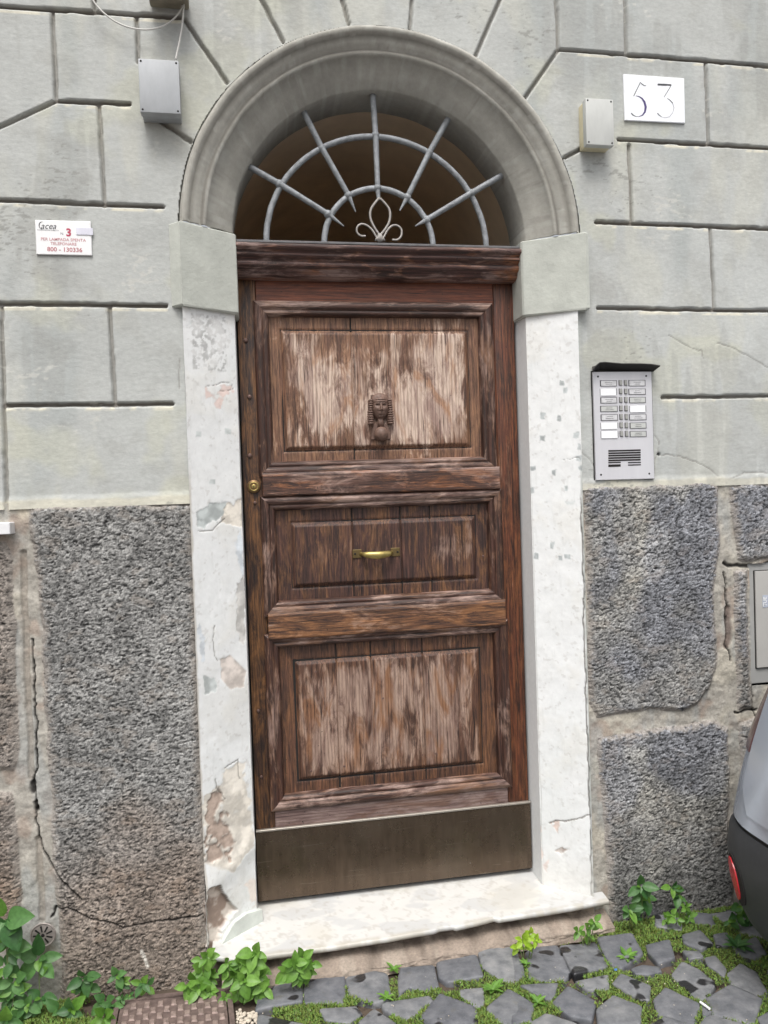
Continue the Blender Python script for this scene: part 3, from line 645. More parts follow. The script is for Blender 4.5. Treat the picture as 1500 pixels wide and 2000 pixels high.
# ================================================================== THRESHOLD
def SZ(x, y): return .162 - .112 * (.17 - y)
fe = [Pz(px, py, SZ) for px, py in ((414, 1868), (470, 1871), (540, 1862), (640, 1849), (760, 1830), (848, 1815), (856, 1811), (884, 1807), (890, 1809), (930, 1800), (966, 1790), (972, 1793), (1060, 1780), (1140, 1766), (1188, 1757))]
nf = 220; xs = np.linspace(fe[0][0], fe[-1][0], nf)
yf = np.interp(xs, [p[0] for p in fe], [p[1] for p in fe]); yf = yf + (fbm(xs, xs * 0, 60, 3, 4) - .5) * .0025
nt_ = 60; T = np.linspace(0, 1, nt_)
back = .215
Xg = xs[None, :] + np.zeros((nt_, 1)); Yg = back + (yf[None, :] - back) * T[:, None]
Zg = .162 - .112 * (.17 - Yg) + (fbm(Xg, Yg, 8, 3, 2) - .5) * .003
# keep within the jambs behind the wall face
Cg = np.ones(Xg.shape + (3,)) * np.array([.56, .553, .53]); Cg = mixc(Cg, (.44, .445, .445), sm(.52, .60, fbm(Xg, Yg * 2, 9, 4, 6)) * .6)
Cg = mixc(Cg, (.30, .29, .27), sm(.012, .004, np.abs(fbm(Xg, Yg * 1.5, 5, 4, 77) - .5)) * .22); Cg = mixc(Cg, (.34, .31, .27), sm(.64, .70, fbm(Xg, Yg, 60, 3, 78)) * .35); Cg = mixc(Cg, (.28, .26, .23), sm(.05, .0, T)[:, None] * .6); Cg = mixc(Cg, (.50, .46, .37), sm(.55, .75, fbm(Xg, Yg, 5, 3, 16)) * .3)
Cg = mixc(Cg, (.40, .37, .31), sm(.93, 1.0, T)[:, None] * sm(.40, .6, fbm(Xg, Yg, 26, 3, 11)) * .7)
# rounded nose and underside
nose = [(0, 0), (-.003, -.0015), (-.005, -.006), (-.0045, -.012), (-.001, -.017), (.02, -.020), (.09, -.022)]
V = [np.stack([Xg, Yg, Zg], -1)]; Cs = [Cg]
for dy, dz in nose[1:]:
    V.append(np.stack([xs, yf + dy, Zg[-1] + dz], -1)[None]); c = Cg[-1:] * (.95 if dz > -.02 else .5); Cs.append(c)
V = np.concatenate(V, 0); Cc = np.concatenate(Cs, 0)
thr = thing('marble_threshold', 'worn white marble doorstep with a chipped front edge, under the brown door', 'doorstep', (.5, -.1, .04))
u_, v_ = np.meshgrid(np.arange(V.shape[1]), np.arange(V.shape[0]))
field(u_.astype(float), v_.astype(float), V, Cc, np.zeros((V.shape[0] - 1, V.shape[1] - 1), int), 'slab', M_marble, thr)
for k, xe in ((0, xs[0]), (1, xs[-1])):
    y0 = yf[0] if k == 0 else yf[-1]; z0 = SZ(xe, y0)
    mesh_np('slab_end', [(xe, y0 - .004, z0 - .002), (xe, .03, SZ(xe, .03)), (xe, .03, SZ(xe, .03) - .03), (xe, y0 - .004, z0 - .022)], [(0, 1, 2, 3)], M_marble, thr, False, np.array([(.6, .58, .5)] * 4))
# upright marble offcut leaning in the left corner of the doorway
uvL = plane_uv((JL[0], JL[1] - .004, 0), ((JL[2] - JL[0]) / .1941, (JL[3] - JL[1]) / .1941, 0), (.5512, -.8343, 0))
off = [uvL(*q) for q in ((424, 1852), (455, 1800), (478, 1783), (508, 1774), (510, 1802), (470, 1826))]
Ax = np.array([(JL[2] - JL[0]) / .1941, (JL[3] - JL[1]) / .1941, 0]); Nx = np.array([.5512, -.8343, 0])
bm = bmesh.new(); O_ = np.array([JL[0], JL[1] - .003, 0])
a = [bm.verts.new(tuple(O_ + Ax * u + Nx * .012 + np.array([0, 0, z]))) for u, z in off]; b = [bm.verts.new(tuple(O_ + Ax * u - Nx * .004 + np.array([0, 0, z]))) for u, z in off]
bm.faces.new(a)
for i in range(len(off)): bm.faces.new((a[i], b[i], b[(i + 1) % len(off)], a[(i + 1) % len(off)]))
M_marb2 = plain('grey_marble', (.56, .59, .55), .45, 0, .15, 25); bm_obj('corner_offcut', bm, M_marb2, thr)
# rough mortar bed under the slab
Xb, Tb = np.meshgrid(np.linspace(fe[0][0] + .03, fe[-1][0] + .005, 330), np.linspace(0, 1, 60))
yfb = np.interp(Xb, xs, yf); yb = yfb + .060 - .030 * Tb - .075 * sm(.38, .75, Tb)
zt = SZ(0, yfb) - .020; gz = .04 + .08 * np.clip(-yb, 0, .6)
zb = zt * (1 - Tb) + (gz - .012) * Tb + .012 * np.sin(np.pi * Tb) * sm(.3, .7, fbm(Xb, Tb * .1, 9, 2, 8))
yb = yb + (fbm(Xb, Tb * .35, 22, 3, 3) - .5) * .012 + (fbm(Xb, Tb * .5, 60, 3, 13) - .5) * .006
zb = zb + (fbm(Xb, Tb * .4, 40, 3, 5) - .5) * .004
fb = fbm(Xb, Tb * .1, 35, 4, 9)
Cb = np.ones(Xb.shape + (3,)) * np.array([.29, .235, .19]) * (.6 + .6 * fb)[..., None]; Cb = mixc(Cb, (.13, .10, .08), sm(.55, .3, Tb + (fb - .5) * .5) * .85)  # upper part of the bed darkened: shade beneath the overhanging slab, painted in
Cb = mixc(Cb, (.40, .34, .28), sm(.58, .7, fbm(Xb, Tb * .1, 18, 3, 29)) * .5)
bed = field(Xb, Tb, np.stack([Xb, yb, zb], -1), Cb, np.zeros((59, 329), int), 'mortar_bed', M_mortar, thr)

# ================================================================== THE DOOR
YD = .170
door = thing('wooden_door', 'tall weathered brown wooden door with three framed panels and a bronze kick plate', 'door', (.5, YD, .16))
DX0, DX1, DZ1 = -.0095, .9995, 2.375
bm_obj('frame_gap', box(-.03, 1.02, YD + .018, YD + .045, .10, 2.42), M_dark, door)
bm_obj('stile', box(DX0, .0545, YD, YD + .016, .185, DZ1, .0025, 2), W_stile_l, door, True, 35)
bm_obj('stile', box(.922, DX1, YD, YD + .016, .185, DZ1, .0025, 2), W_stile, door, True, 35)
bm_obj('top_rail', box(.0560, .9205, YD + .001, YD + .03, 2.283, DZ1, .0015, 1), W_top, door)
# inner field of each bay: flat border with a raised centre, made of planks
def panel(xa, xb, za, zb, fx0, fx1, fz0, fz1, seams, mat, rise=.009):
    X, Z = grid(xa, xb, za, zb, .0030)
    dx = np.minimum(X - fx0, fx1 - X); dz = np.minimum(Z - fz0, fz1 - Z); dd = np.minimum(dx, dz)
    h = rise * sm(-.012, .004, dd) - .003 * np.exp(-((dd + .013) / .004) ** 2)
    h = h + (fbm(X * 1, Z * .06, 90, 3, 7) - .5) * .0016 + (fbm(X, Z, 4, 2, 2) - .5) * .003
    lb = np.zeros((X.shape[0] - 1, X.shape[1] - 1), int); xc = cellavg(X)
    pid = np.full(X.shape, .11 + fx0)
    for s in seams:
        wv = s + (fbm(Z, Z * 0, 3, 2, int(s * 50)) - .5) * .004
        k = 1 - sm(.0006, .0028, np.abs(X - wv)); h = h - .006 * k
        lb += xc > s; pid = pid + (X > s) * .37
    V = np.stack([X, YD + .016 - h, Z], -1)
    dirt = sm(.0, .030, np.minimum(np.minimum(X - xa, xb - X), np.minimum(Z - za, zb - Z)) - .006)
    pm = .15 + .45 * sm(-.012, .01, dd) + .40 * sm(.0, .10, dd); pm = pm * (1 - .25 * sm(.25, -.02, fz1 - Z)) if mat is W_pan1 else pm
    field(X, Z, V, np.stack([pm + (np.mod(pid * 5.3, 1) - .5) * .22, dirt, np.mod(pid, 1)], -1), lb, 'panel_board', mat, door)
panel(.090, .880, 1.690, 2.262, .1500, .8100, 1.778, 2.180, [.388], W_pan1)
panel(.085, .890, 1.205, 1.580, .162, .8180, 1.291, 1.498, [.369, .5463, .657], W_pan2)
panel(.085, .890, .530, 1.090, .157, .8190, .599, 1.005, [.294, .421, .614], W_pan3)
# bolection mouldings: a profile carried round each opening with mitred corners
MP = [(.040, .000), (.040, -.006), (.037, -.012), (.030, -.0165), (.022, -.015), (.017, -.009), (.015, -.006), (.011, -.008), (.007, -.0075), (.003, -.001), (.001, .006), (-.001, .018)]
def molding(x0, x1, z0, z1, sides='tblr', w=1.3):
    cen = {'t': ((x0, z1), (x1, z1), (0, 1)), 'b': ((x0, z0), (x1, z0), (0, -1)), 'l': ((x0, z0), (x0, z1), (-1, 0)), 'r': ((x1, z0), (x1, z1), (1, 0))}
    for s in sides:
        (ax, az), (bx, bz), (ox, oz) = cen[s]; bm = bmesh.new(); r1 = []; r2 = []
        for o_, y in MP:
            o_ = o_ * w
            if s in 'tb':
                r1.append(bm.verts.new((ax - o_, YD + y, az + oz * o_))); r2.append(bm.verts.new((bx + o_, YD + y, bz + oz * o_)))
            else:
                r1.append(bm.verts.new((ax + ox * o_, YD + y, az - o_))); r2.append(bm.verts.new((bx + ox * o_, YD + y, bz + o_)))
        for k in range(len(MP) - 1): bm.faces.new((r1[k], r1[k + 1], r2[k + 1], r2[k]))
        o = bm_obj('molding', bm, W_mold_x if s in 'tb' else W_mold_z, door, True, 50)
molding(.0975, .863, 1.7285, 2.239)
molding(.097, .876, 1.236, 1.556)
molding(.093, .885, .545, 1.071)
# the two heavy lock rails and the bottom rail, lying proud of the stiles
def rail(x0, x1, z0, z1, proud, mat, name='rail'):
    bm = bmesh.new(); c = .010
    y = YD - proud
    outer = [(x0, z0), (x1, z0), (x1, z1), (x0, z1)]; inner = [(x0 + .003, z0 + .004), (x1 - .003, z0 + .004), (x1 - .003, z1 - c), (x0 + .003, z1 - c)]
    a = [bm.verts.new((p[0], YD - .002, p[1])) for p in outer]; a2 = [bm.verts.new((p[0], y + .005, p[1])) for p in outer]; b = [bm.verts.new((p[0], y, p[1])) for p in inner]
    for i in range(4):
        j = (i + 1) % 4; bm.faces.new((a[i], a[j], a2[j], a2[i])); bm.faces.new((a2[i], a2[j], b[j], b[i]))
    bm.faces.new(b)
    bmesh.ops.bevel(bm, geom=bm.edges[:], offset=.0012, segments=1, affect='EDGES')
    return bm_obj(name, bm, mat, door)
rail(.0545, .921, 1.607, 1.690, .021, W_rail1); rail(.056, .928, 1.104, 1.199, .021, W_rail2)
bm_obj('bottom_rail', box(.0560, .9205, YD - .004, YD + .03, .420, .504, .004, 1), W_bot, door)
bm_obj('backing_board', box(.90, .93, YD + .004, YD + .03, .45, 2.29), W_stile, door); bm_obj('backing_board', box(.056, .92, YD + .017, YD + .026, 1.55, 1.72), M_dark, door); bm_obj('backing_board', box(.056, .92, YD + .017, YD + .026, 1.07, 1.24), M_dark, door)
# kick plate with a folded top lip
bm = box(-.012, 1.003, YD - .012, YD - .001, .181, .427, .0015); bm_obj('kick_plate', bm, M_bronze, door)
bm_obj('kick_plate_lip', box(-.012, 1.003, YD - .015, YD - .001, .4275, .4345, .001), plain('lip_metal', (.34, .31, .27), .4, .5), door)
# studs, lock
def disc(x, y, z, r, dep, mat, name, n=16, parent=door, dome=.5):
    bm = bmesh.new(); rings = []
    for rr, yy in ((r, 0), (r, -dep * .5), (r * .85, -dep * .85), (r * .5, -dep), (.0001, -dep * 1.02)):
        rings.append([bm.verts.new((x + rr * math.cos(k * 2 * math.pi / n), y + yy, z + rr * math.sin(k * 2 * math.pi / n))) for k in range(n)])
    for A, B in zip(rings[:-1], rings[1:]):
        for k in range(n): bm.faces.new((A[k], A[(k + 1) % n], B[(k + 1) % n], B[k]))
    return bm_obj(name, bm, mat, parent, True, 60)
M_stud = plain('iron_stud', (.14, .085, .07), .5, .4)
for x, z, r in ((.0163, 2.153, .0075), (.0214, 1.957, .0075), (.0156, 1.752, .008), (.027, 1.5867, .006), (.012, .854, .006), (.014, .62, .005)): disc(x, YD, z, r, .005, M_stud, 'stud', 12)
for x, z in ((.19, .62), (.31, .625), (.43, .625), (.60, .64), (.65, .64), (.46, .86), (.66, .97), (.33, .98), (.22, .975), (.855, 1.36)): disc(x, YD + .009, z, .0045, .002, M_stud, 'nail_head', 10)
lk = disc(.0250, YD, 1.6440, .0235, .008, M_brass_d, 'lock_cylinder', 24)
bm = tube([(.025 + .0145 * math.cos(t), YD - .0085, 1.644 + .0145 * math.sin(t)) for t in np.linspace(0, 6.2832, 25)], .0022, 6, cap=False)
o = bm_obj('lock_ring', bm, M_brass, lk, True); o2 = disc(.025, YD - .0082, 1.644, .0075, .003, M_brass, 'keyway_plug', 14, lk)
bm_obj('keyhole', box(.024, .026, YD - .0125, YD - .011, 1.640, 1.648), M_dark, o2)
# pull handle
hx0, hx1, hz = .3660, .5400, 1.3905; yh = YD + .007
hd = bm_obj('pull_handle', tube([(hx0 + .030, yh - .002, hz), (hx0 + .038, yh - .020, hz - .001), (hx0 + .048, yh - .031, hz - .003), (.453, yh - .036, hz - .006), (hx1 - .048, yh - .031, hz - .003), (hx1 - .038, yh - .020, hz - .001), (hx1 - .030, yh - .002, hz)],
                                 [.006, .008, .0115, .0145, .0115, .008, .006], 10), M_brass, door, True, 70)
for v in hd.data.vertices: v.co.y = (v.co.y - (yh - .03)) * .75 + yh - .03 if v.co.y < yh - .02 else v.co.y
for xx in (hx0 + .017, hx1 - .017):
    pl = bm_obj('handle_plate', box(xx - .017, xx + .017, yh - .004, yh, hz - .0155, hz + .0155, .0015), plain('aged_brass', (.16, .115, .05), .45, .7), hd)
    sc_ = -1 if xx < .45 else 1
    disc(xx + sc_ * .008, yh - .004, hz, .004, .0015, M_dark, 'screw', 8, pl)

# carved head knocker
def head():
    bm = bmesh.new()
    def patchf(nu, nv, f, flip=False):
        g = [[bm.verts.new(f(u / nu, v / nv)) for u in range(nu + 1)] for v in range(nv + 1)]
        for v in range(nv):
            for u in range(nu): bm.faces.new((g[v][u], g[v][u + 1], g[v + 1][u + 1], g[v + 1][u]))
    cx, cz, y0 = .4835, 1.9130, YD + .006
    def G(x, z, ax, az, sx, sz): return math.exp(-((x - ax) / sx) ** 2 - ((z - az) / sz) ** 2)
    def face(u, v):
        x = (u - .5) * .066; z = (v - .5) * .092
        ex = x / .031; ez = (z + .0) / .045; r2 = ex * ex + ez * ez
        h = .030 * math.sqrt(max(0, 1 - min(r2, 1) ** 1.35))
        jaw = 1 if z > -.01 else max(0, 1 - ((-.01 - z) / .034) ** 2 * .55)
        if abs(x) > .031 * jaw: h *= .15
        h += .011 * G(x, z, 0, -.003, .0035, .011) + .005 * G(x, z, 0, -.009, .006, .0035)     # nose
        h -= .0075 * (G(x, z, -.0115, .007, .0065, .0042) + G(x, z, .0115, .007, .0065, .0042))       # sockets
        h += .0042 * (G(x, z, -.0115, .006, .0040, .0022) + G(x, z, .0115, .006, .0040, .0022))       # eyelids
        h += .0035 * (G(x, z, -.0115, .0135, .009, .0022) + G(x, z, .0115, .0135, .009, .0022))       # brows
        h += .0045 * (G(x, z, 0, -.0195, .008, .0016) + G(x, z, 0, -.0238, .006, .0018)) - .003 * G(x, z, 0, -.0217, .008, .0008)
        h += .003 * G(x, z, 0, -.033, .007, .005) - .0035 * G(x, z, 0, -.0285, .006, .002)
        h += .003 * (G(x, z, -.015, -.006, .007, .007) + G(x, z, .015, -.006, .007, .007))
        if z > .019: h += .004 * (1 if z < .024 or z > .027 else .2)                              # headband
        return (cx + x, y0 - max(h, -.002), cz + z)
    patchf(40, 56, face)
    fm = bm_obj('knocker_face', bm, M_knock, None, True); return fm, cx, cz, y0
kn = thing('door_knocker', 'carved wooden head knocker with headcloth above a round knob, on upper door panel', 'door knocker', (.4835, YD, 1.90))
# it is fixed to the door, so it is a part of it
bpy.data.objects.remove(kn)
fm, kx, kz, ky = head()
fm.parent = door; fm.location = -door.location
for s in (-1, 1):
    # headcloth lappet: a plain fall with six raised rolls
    bm = bmesh.new()
    for k in range(11):
        z = kz + .026 - k * .0082; xx = kx + s * (.0335 + .0030 * math.sin(min(k, 5) / 5 * math.pi / 2))
        w = .0085 if k > 4 else .0060
        tube([(xx - w, ky - .010, z), (xx - w * .6, ky - .019, z), (xx + w * .6, ky - .019, z), (xx + w, ky - .010, z)], .0036, 6, bm)
    o = bm_obj('headcloth_fall', bm, M_knock, fm, True, 60)
    o.location = (0, 0, 0)
    bm = box(kx + s * .034 - .009, kx + s * .034 + .009, ky - .013, ky + .004, kz - .062, kz + .030, .004); o = bm_obj('headcloth_side', bm, M_knock, fm); o.location = (0, 0, 0)
bm = bmesh.new(); bmesh.ops.create_uvsphere(bm, u_segments=28, v_segments=14, radius=.034)
for v in bm.verts: v.co = (kx + v.co.x * 1.0, ky - .004 + v.co.y * .55, kz + .024 + v.co.z * .85)
o = bm_obj('headcloth_crown', bm, M_knock, fm, True); o.location = (0, 0, 0)
bm = bmesh.new(); bmesh.ops.create_uvsphere(bm, u_segments=28, v_segments=18, radius=.0260)
for v in bm.verts: v.co = (kx - .001 + v.co.x, ky - .020 + v.co.y * .95, kz - .095 + v.co.z)
o = bm_obj('knob', bm, M_knock, fm, True); o.location = (0, 0, 0)
bm = prism([(kx - .036, kz - .115), (kx + .036, kz - .115), (kx + .034, kz - .078), (kx + .018, kz - .062), (kx + .010, kz - .05), (kx - .010, kz - .05), (kx - .018, kz - .062), (kx - .034, kz - .078)], ky - .008, ky + .004, None, .003)
o = bm_obj('bust_plate', bm, M_knock, fm); o.location = (0, 0, 0)
bm = tube([(kx, ky - .008, kz - .035), (kx, ky - .006, kz - .070)], [.010, .013], 12); o = bm_obj('neck', bm, M_knock, fm, True); o.location = (0, 0, 0)

# ------------------------------------------------------------------ transom beam above the door
tr = thing('transom_beam', 'moulded brown wooden transom beam between the door and the iron fanlight grille', 'beam', (.49, .12, 2.35))
tp = [(YD + .03, 2.362), (.150, 2.362), (.128, 2.366), (.120, 2.372), (.117, 2.388), (.104, 2.392), (.100, 2.400), (.102, 2.410), (.108, 2.414), (.100, 2.419), (.089, 2.425), (.087, 2.432), (.093, 2.437), (.086, 2.442), (.076, 2.449), (.075, 2.461), (.078, 2.463), (.24, 2.465)]
ncol = 60; xs_ = np.linspace(-.0055, 1.0, ncol)
Xt = xs_[None, :] + np.zeros((len(tp), 1)); Yt = np.array([p[0] for p in tp])[:, None] + (fbm(Xt, Xt * 0 + np.arange(len(tp))[:, None] * .05, 20, 3, 4) - .5) * .004
Zt = np.array([p[1] for p in tp])[:, None] + (fbm(Xt, Xt * 0, 4, 2, 14) - .5) * .004
field(Xt, Zt, np.stack([Xt, Yt, Zt], -1), np.ones(Xt.shape + (3,)), np.zeros((len(tp) - 1, ncol - 1), int), 'beam', W_trans, tr)
bm_obj('sill_strip', box(-.004, .998, .086, .235, 2.4665, 2.4760, .002), plain('lead_grey_strip', (.12, .12, .125), .6, 0, .3, 40), tr)

# ------------------------------------------------------------------ fanlight grille
gr = thing('fanlight_grille', 'grey iron sunburst fanlight grille of two rings and five spokes over the door', 'grille', (.485, .12, 2.475))
YG = .118
def PG(px, py): x, z = P(px, py, YG); return (x, YG, z)
def arc(px_l, px_r, top_px, n=40):
    a = PG(*px_l); b = PG(*px_r); t = PG(*top_px); cx = (a[0] + b[0]) / 2; z0 = 2.474; rx = (b[0] - a[0]) / 2; rz = t[2] - z0
    return [(cx + rx * math.cos(u), YG, z0 + rz * math.sin(u)) for u in np.linspace(math.pi, 0, n)]
for a in (((520, 470), (950, 482), (733, 267)), ((633, 475), (846, 480), (736, 368))):
    p = arc(*a); p = [(x + random.uniform(-.0008, .0008), y, z) for x, y, z in p]
    bm_obj('ring', tube(p, .0104, 10), M_iron, gr, True, 70)
sp = [((478, 322), (545, 360), (640, 419), (671, 443)), ((588, 211), (628, 290), (680, 382), (694, 415)), ((727, 183), (733, 265), (737, 368), (739, 392)),
      ((873, 236), (838, 299), (795, 386), (780, 413)), ((979, 344), (920, 378), (833, 430), (810, 443))]
for s in sp:
    q = [PG(*k) for k in s]; d0 = (Vector(q[0]) - Vector(q[1])).normalized(); q[0] = tuple(Vector(q[0]) + d0 * .03)
    q = [(x, y - .006, z) for x, y, z in q]
    bm_obj('spoke', tube(q, [.0108, .0104, .0094, .002 if s[0][0] != 727 else .006], 10), M_iron, gr, True, 70)
    for k in (1, 2):
        bm = bmesh.new(); bmesh.ops.create_uvsphere(bm, u_segments=12, v_segments=8, radius=.0145)
        for v in bm.verts: v.co = (q[k][0] + v.co.x, q[k][1] + .003 + v.co.y, q[k][2] + v.co.z)
        bm_obj('rivet_knuckle', bm, M_iron, gr, True)
# scroll ornament: pointed loop, two side curls, calyx
def sc(pts, r0=.0032):
    q = [PG(*k) for k in pts]; q = [(x, y - .010, z) for x, y, z in q]
    # smooth the polyline
    for _ in range(2):
        n = [q[0]]
        for a, b in zip(q[:-1], q[1:]):
            n.append(tuple(.75 * np.array(a) + .25 * np.array(b))); n.append(tuple(.25 * np.array(a) + .75 * np.array(b)))
        q = n + [q[-1]]
    return tube(q, r0, 8)
bm_obj('scroll', sc([(741, 462), (731, 448), (722, 430), (722, 412), (731, 399), (740, 388), (741, 392)], .0042), M_iron2, gr, True)
bm_obj('scroll', sc([(741, 462), (753, 448), (761, 432), (761, 412), (751, 399), (742, 390)], .0042), M_iron2, gr, True)
bm_obj('scroll', sc([(735, 466), (724, 447), (708, 438), (697, 443), (695, 455), (703, 463), (713, 463)], .0036), M_iron2, gr, True)
bm_obj('scroll', sc([(748, 466), (758, 447), (770, 440), (783, 447), (784, 462), (776, 471), (765, 470)], .0036), M_iron2, gr, True)
bm = bmesh.new(); bmesh.ops.create_uvsphere(bm, u_segments=14, v_segments=10, radius=.013)
c_ = PG(741, 466)
for v in bm.verts: v.co = (c_[0] + v.co.x * (1.3 if v.co.z < 0 else .8), c_[1] - .010 + v.co.y * .8, c_[2] + v.co.z * 1.2)
bm_obj('calyx', bm, M_iron2, gr, True)
for dx in (-.012, .012): bm_obj('calyx_leaf', tube([(c_[0], c_[1] - .01, c_[2] - .012), (c_[0] + dx, c_[1] - .014, c_[2] - .004), (c_[0] + dx * 1.5, c_[1] - .012, c_[2] - .012)], [.006, .005, .002], 8), M_iron2, gr, True)

# ================================================================== THINGS ON THE WALL
def text_mesh(name, s, size, x, y, z, mat, parent, shear=0, ax='CENTER', bold=0, rot=0, sx=1.0):
    cu = bpy.data.curves.new(name, 'FONT'); cu.body = s; cu.size = size; cu.align_x = ax; cu.align_y = 'CENTER'; cu.shear = shear; cu.offset = bold; cu.resolution_u = 3
    o = bpy.data.objects.new(name, cu); COL.objects.link(o); dg = bpy.context.evaluated_depsgraph_get()
    me = bpy.data.meshes.new_from_object(o.evaluated_get(dg)); bpy.data.objects.remove(o)
    me.transform(Matrix.Translation((x, y, z)) @ Matrix.Rotation(RAD(90), 4, 'X') @ Matrix.Rotation(rot, 4, 'Z') @ Matrix.Diagonal((sx, 1, 1, 1)))
    me.materials.clear(); return link(name, me, mat, parent)
# street-lamp notice
sg = thing('lamp_notice', 'small white notice with red lettering and phone number 800 - 130336, left of the arch', 'sign', (-.534, 0, 2.435))
x0, x1, z0, z1 = -.6165, -.4510, 2.3825, 2.4895
bm_obj('notice_plate', box(x0, x1, -.0065, -.0005, z0, z1, .002), plain('white_sign', (.80, .80, .80), .5, 0, .03), sg)
ys = -.0070; cxs = (x0 + x1) / 2; tl = -RAD(.6)
text_mesh('lettering', 'acea', .027, x0 + .016, ys, 2.4705, M_ink, sg, .35, 'LEFT', 0, tl, .95)
bm_obj('swoosh', tube([(x0 + .024 - .012 * math.sin(t) , ys, 2.4725 + .012 * math.cos(t)) for t in np.linspace(.1, 2.9, 14)], [.0003 + .0009 * math.sin(k / 13 * math.pi) for k in range(14)], 5), M_ink, sg)
text_mesh('lettering', 'ILLUMINAZIONE PUBBLICA', .0052, x0 + .006, ys, 2.4585, M_ink, sg, 0, 'LEFT', 0, tl)
text_mesh('lettering', 'N.', .011, x0 + .079, ys, 2.4480, plain('grey_ink', (.18, .17, .2), .6), sg, 0, 'CENTER', 0, tl)
text_mesh('red_numeral', '3', .033, x0 + .0985, ys, 2.4515, M_red, sg, 0, 'CENTER', .0012, tl)
text_mesh('lettering', 'PER LAMPADA SPENTA', .0128, cxs - .001, ys, 2.4295, M_redp, sg, 0, 'CENTER', .0001, tl, 1.02)
text_mesh('lettering', 'TELEFONARE', .0128, cxs - .001, ys, 2.4165, M_redp, sg, 0, 'CENTER', .0001, tl, 1.02)
text_mesh('red_numeral', '800 - 130336', .0185, cxs + .002, ys, 2.3985, plain('red_print', (.45, .14, .16), .6), sg, 0, 'CENTER', .0003, tl, 1.05)
bm_obj('sticker', box(x1 - .044, x1 + .005, -.0085, -.0068, 2.446, 2.468, .0005), M_bluegrey, sg)
# house number
hn = thing('house_number_plate', 'white enamel house number plate reading 53, upper right of the arch', 'house number', (1.485, 0, 2.978))
x0, x1, z0, z1 = 1.3670, 1.6025, 2.9000, 3.0600
bm_obj('number_plate', prism([(x0, 3.0605), (x0 + .001, 2.8985), (x1 - .001, 2.9005), (x1, 3.0600)], -.007, .001, None, .0015), M_plate, hn)
def ribbon(pts, mat, name):
    """variable-width flat stroke lying on the plate; pts = (px, py, width)"""
    q = [(*P(a, b, -.0078), w) for a, b, w in pts]; V = []; F = []
    for i, (x, z, w) in enumerate(q):
        a = q[max(i - 1, 0)]; b = q[min(i + 1, len(q) - 1)]; t = Vector((b[0] - a[0], b[1] - a[1])).normalized(); n_ = Vector((-t.y, t.x)) * w * .0017 / 2
        V += [(x + n_.x, -.0078, z + n_.y), (x - n_.x, -.0078, z - n_.y)]
    for i in range(len(q) - 1): F.append((2 * i, 2 * i + 1, 2 * i + 3, 2 * i + 2))
    return mesh_py(name, V, F, mat, hn)
def zp(pts): return [(1110 + x * .16, 140 + y * .16, w) for x, y, w in pts]
ribbon(zp([(880, 128, 1.2), (840, 210, 1.4), (797, 298, 1.4)]), M_ink, 'numeral_stroke')
ribbon(zp([(880, 130, 1.0), (900, 150, 1.6), (925, 168, 1.6), (952, 170, .6)]), M_ink, 'numeral_stroke')
ribbon(zp([(825, 294, .8), (860, 300, 1.6), (900, 325, 3.2), (930, 370, 4.6), (945, 430, 5.2), (935, 490, 4.0), (905, 530, 2.2), (860, 548, .8)]), M_ink2, 'numeral_stroke')
ribbon(zp([(768, 505, 2.4), (790, 527, 2.0), (825, 545, 1.0), (860, 549, .7)]), M_ink, 'numeral_stroke')
ribbon(zp([(1090, 155, 3.6), (1170, 158, 3.8), (1258, 162, 2.6)]), M_ink, 'numeral_stroke')
ribbon(zp([(1256, 166, 1.0), (1215, 235, 1.2), (1168, 310, .9)]), M_ink, 'numeral_stroke')
ribbon(zp([(1205, 322, .6), (1240, 345, 1.6), (1275, 385, 2.0)]), M_ink, 'numeral_stroke')
ribbon(zp([(1275, 385, 1.6), (1290, 440, 1.6), (1275, 500, 1.2), (1235, 548, 1.0), (1180, 562, .9), (1145, 550, .8)]), M_inkp, 'numeral_stroke')
ribbon(zp([(1088, 505, 2.0), (1105, 525, 1.8), (1140, 552, .8)]), M_ink, 'numeral_stroke')
# junction boxes
def jbox(label, xf0, xf1, zf0, zf1, dep, matf, mats):
    t = thing('junction_box', label, 'electrical box', ((xf0 + xf1) / 2, 0, zf0))
    bm_obj('box_base', box(xf0 + .002, xf1 - .002, -dep * .55, .004, zf0 + .002, zf1 - .002, .004, 2), mats, t, True, 40)
    lid = bm_obj('box_lid', box(xf0, xf1, -dep, -dep * .56, zf0, zf1, .003, 2), matf, t, True, 40)
    for a, b in ((xf0 + .008, zf0 + .008), (xf1 - .008, zf0 + .008), (xf0 + .008, zf1 - .008), (xf1 - .008, zf1 - .008)):
        disc(a, -dep + .0002, b, .0032, .0012, M_dark, 'lid_screw', 10, lid)
    return t
jbox('grey plastic junction box with two pale cables, upper left of the arch', -.281, -.1590, 2.808, 2.972, .070, M_boxg, M_boxg)
jbox('small painted junction box with cream sides, beside the house number plate', 1.1955, 1.2975, 2.782, 2.940, .060, M_boxw, M_cream)
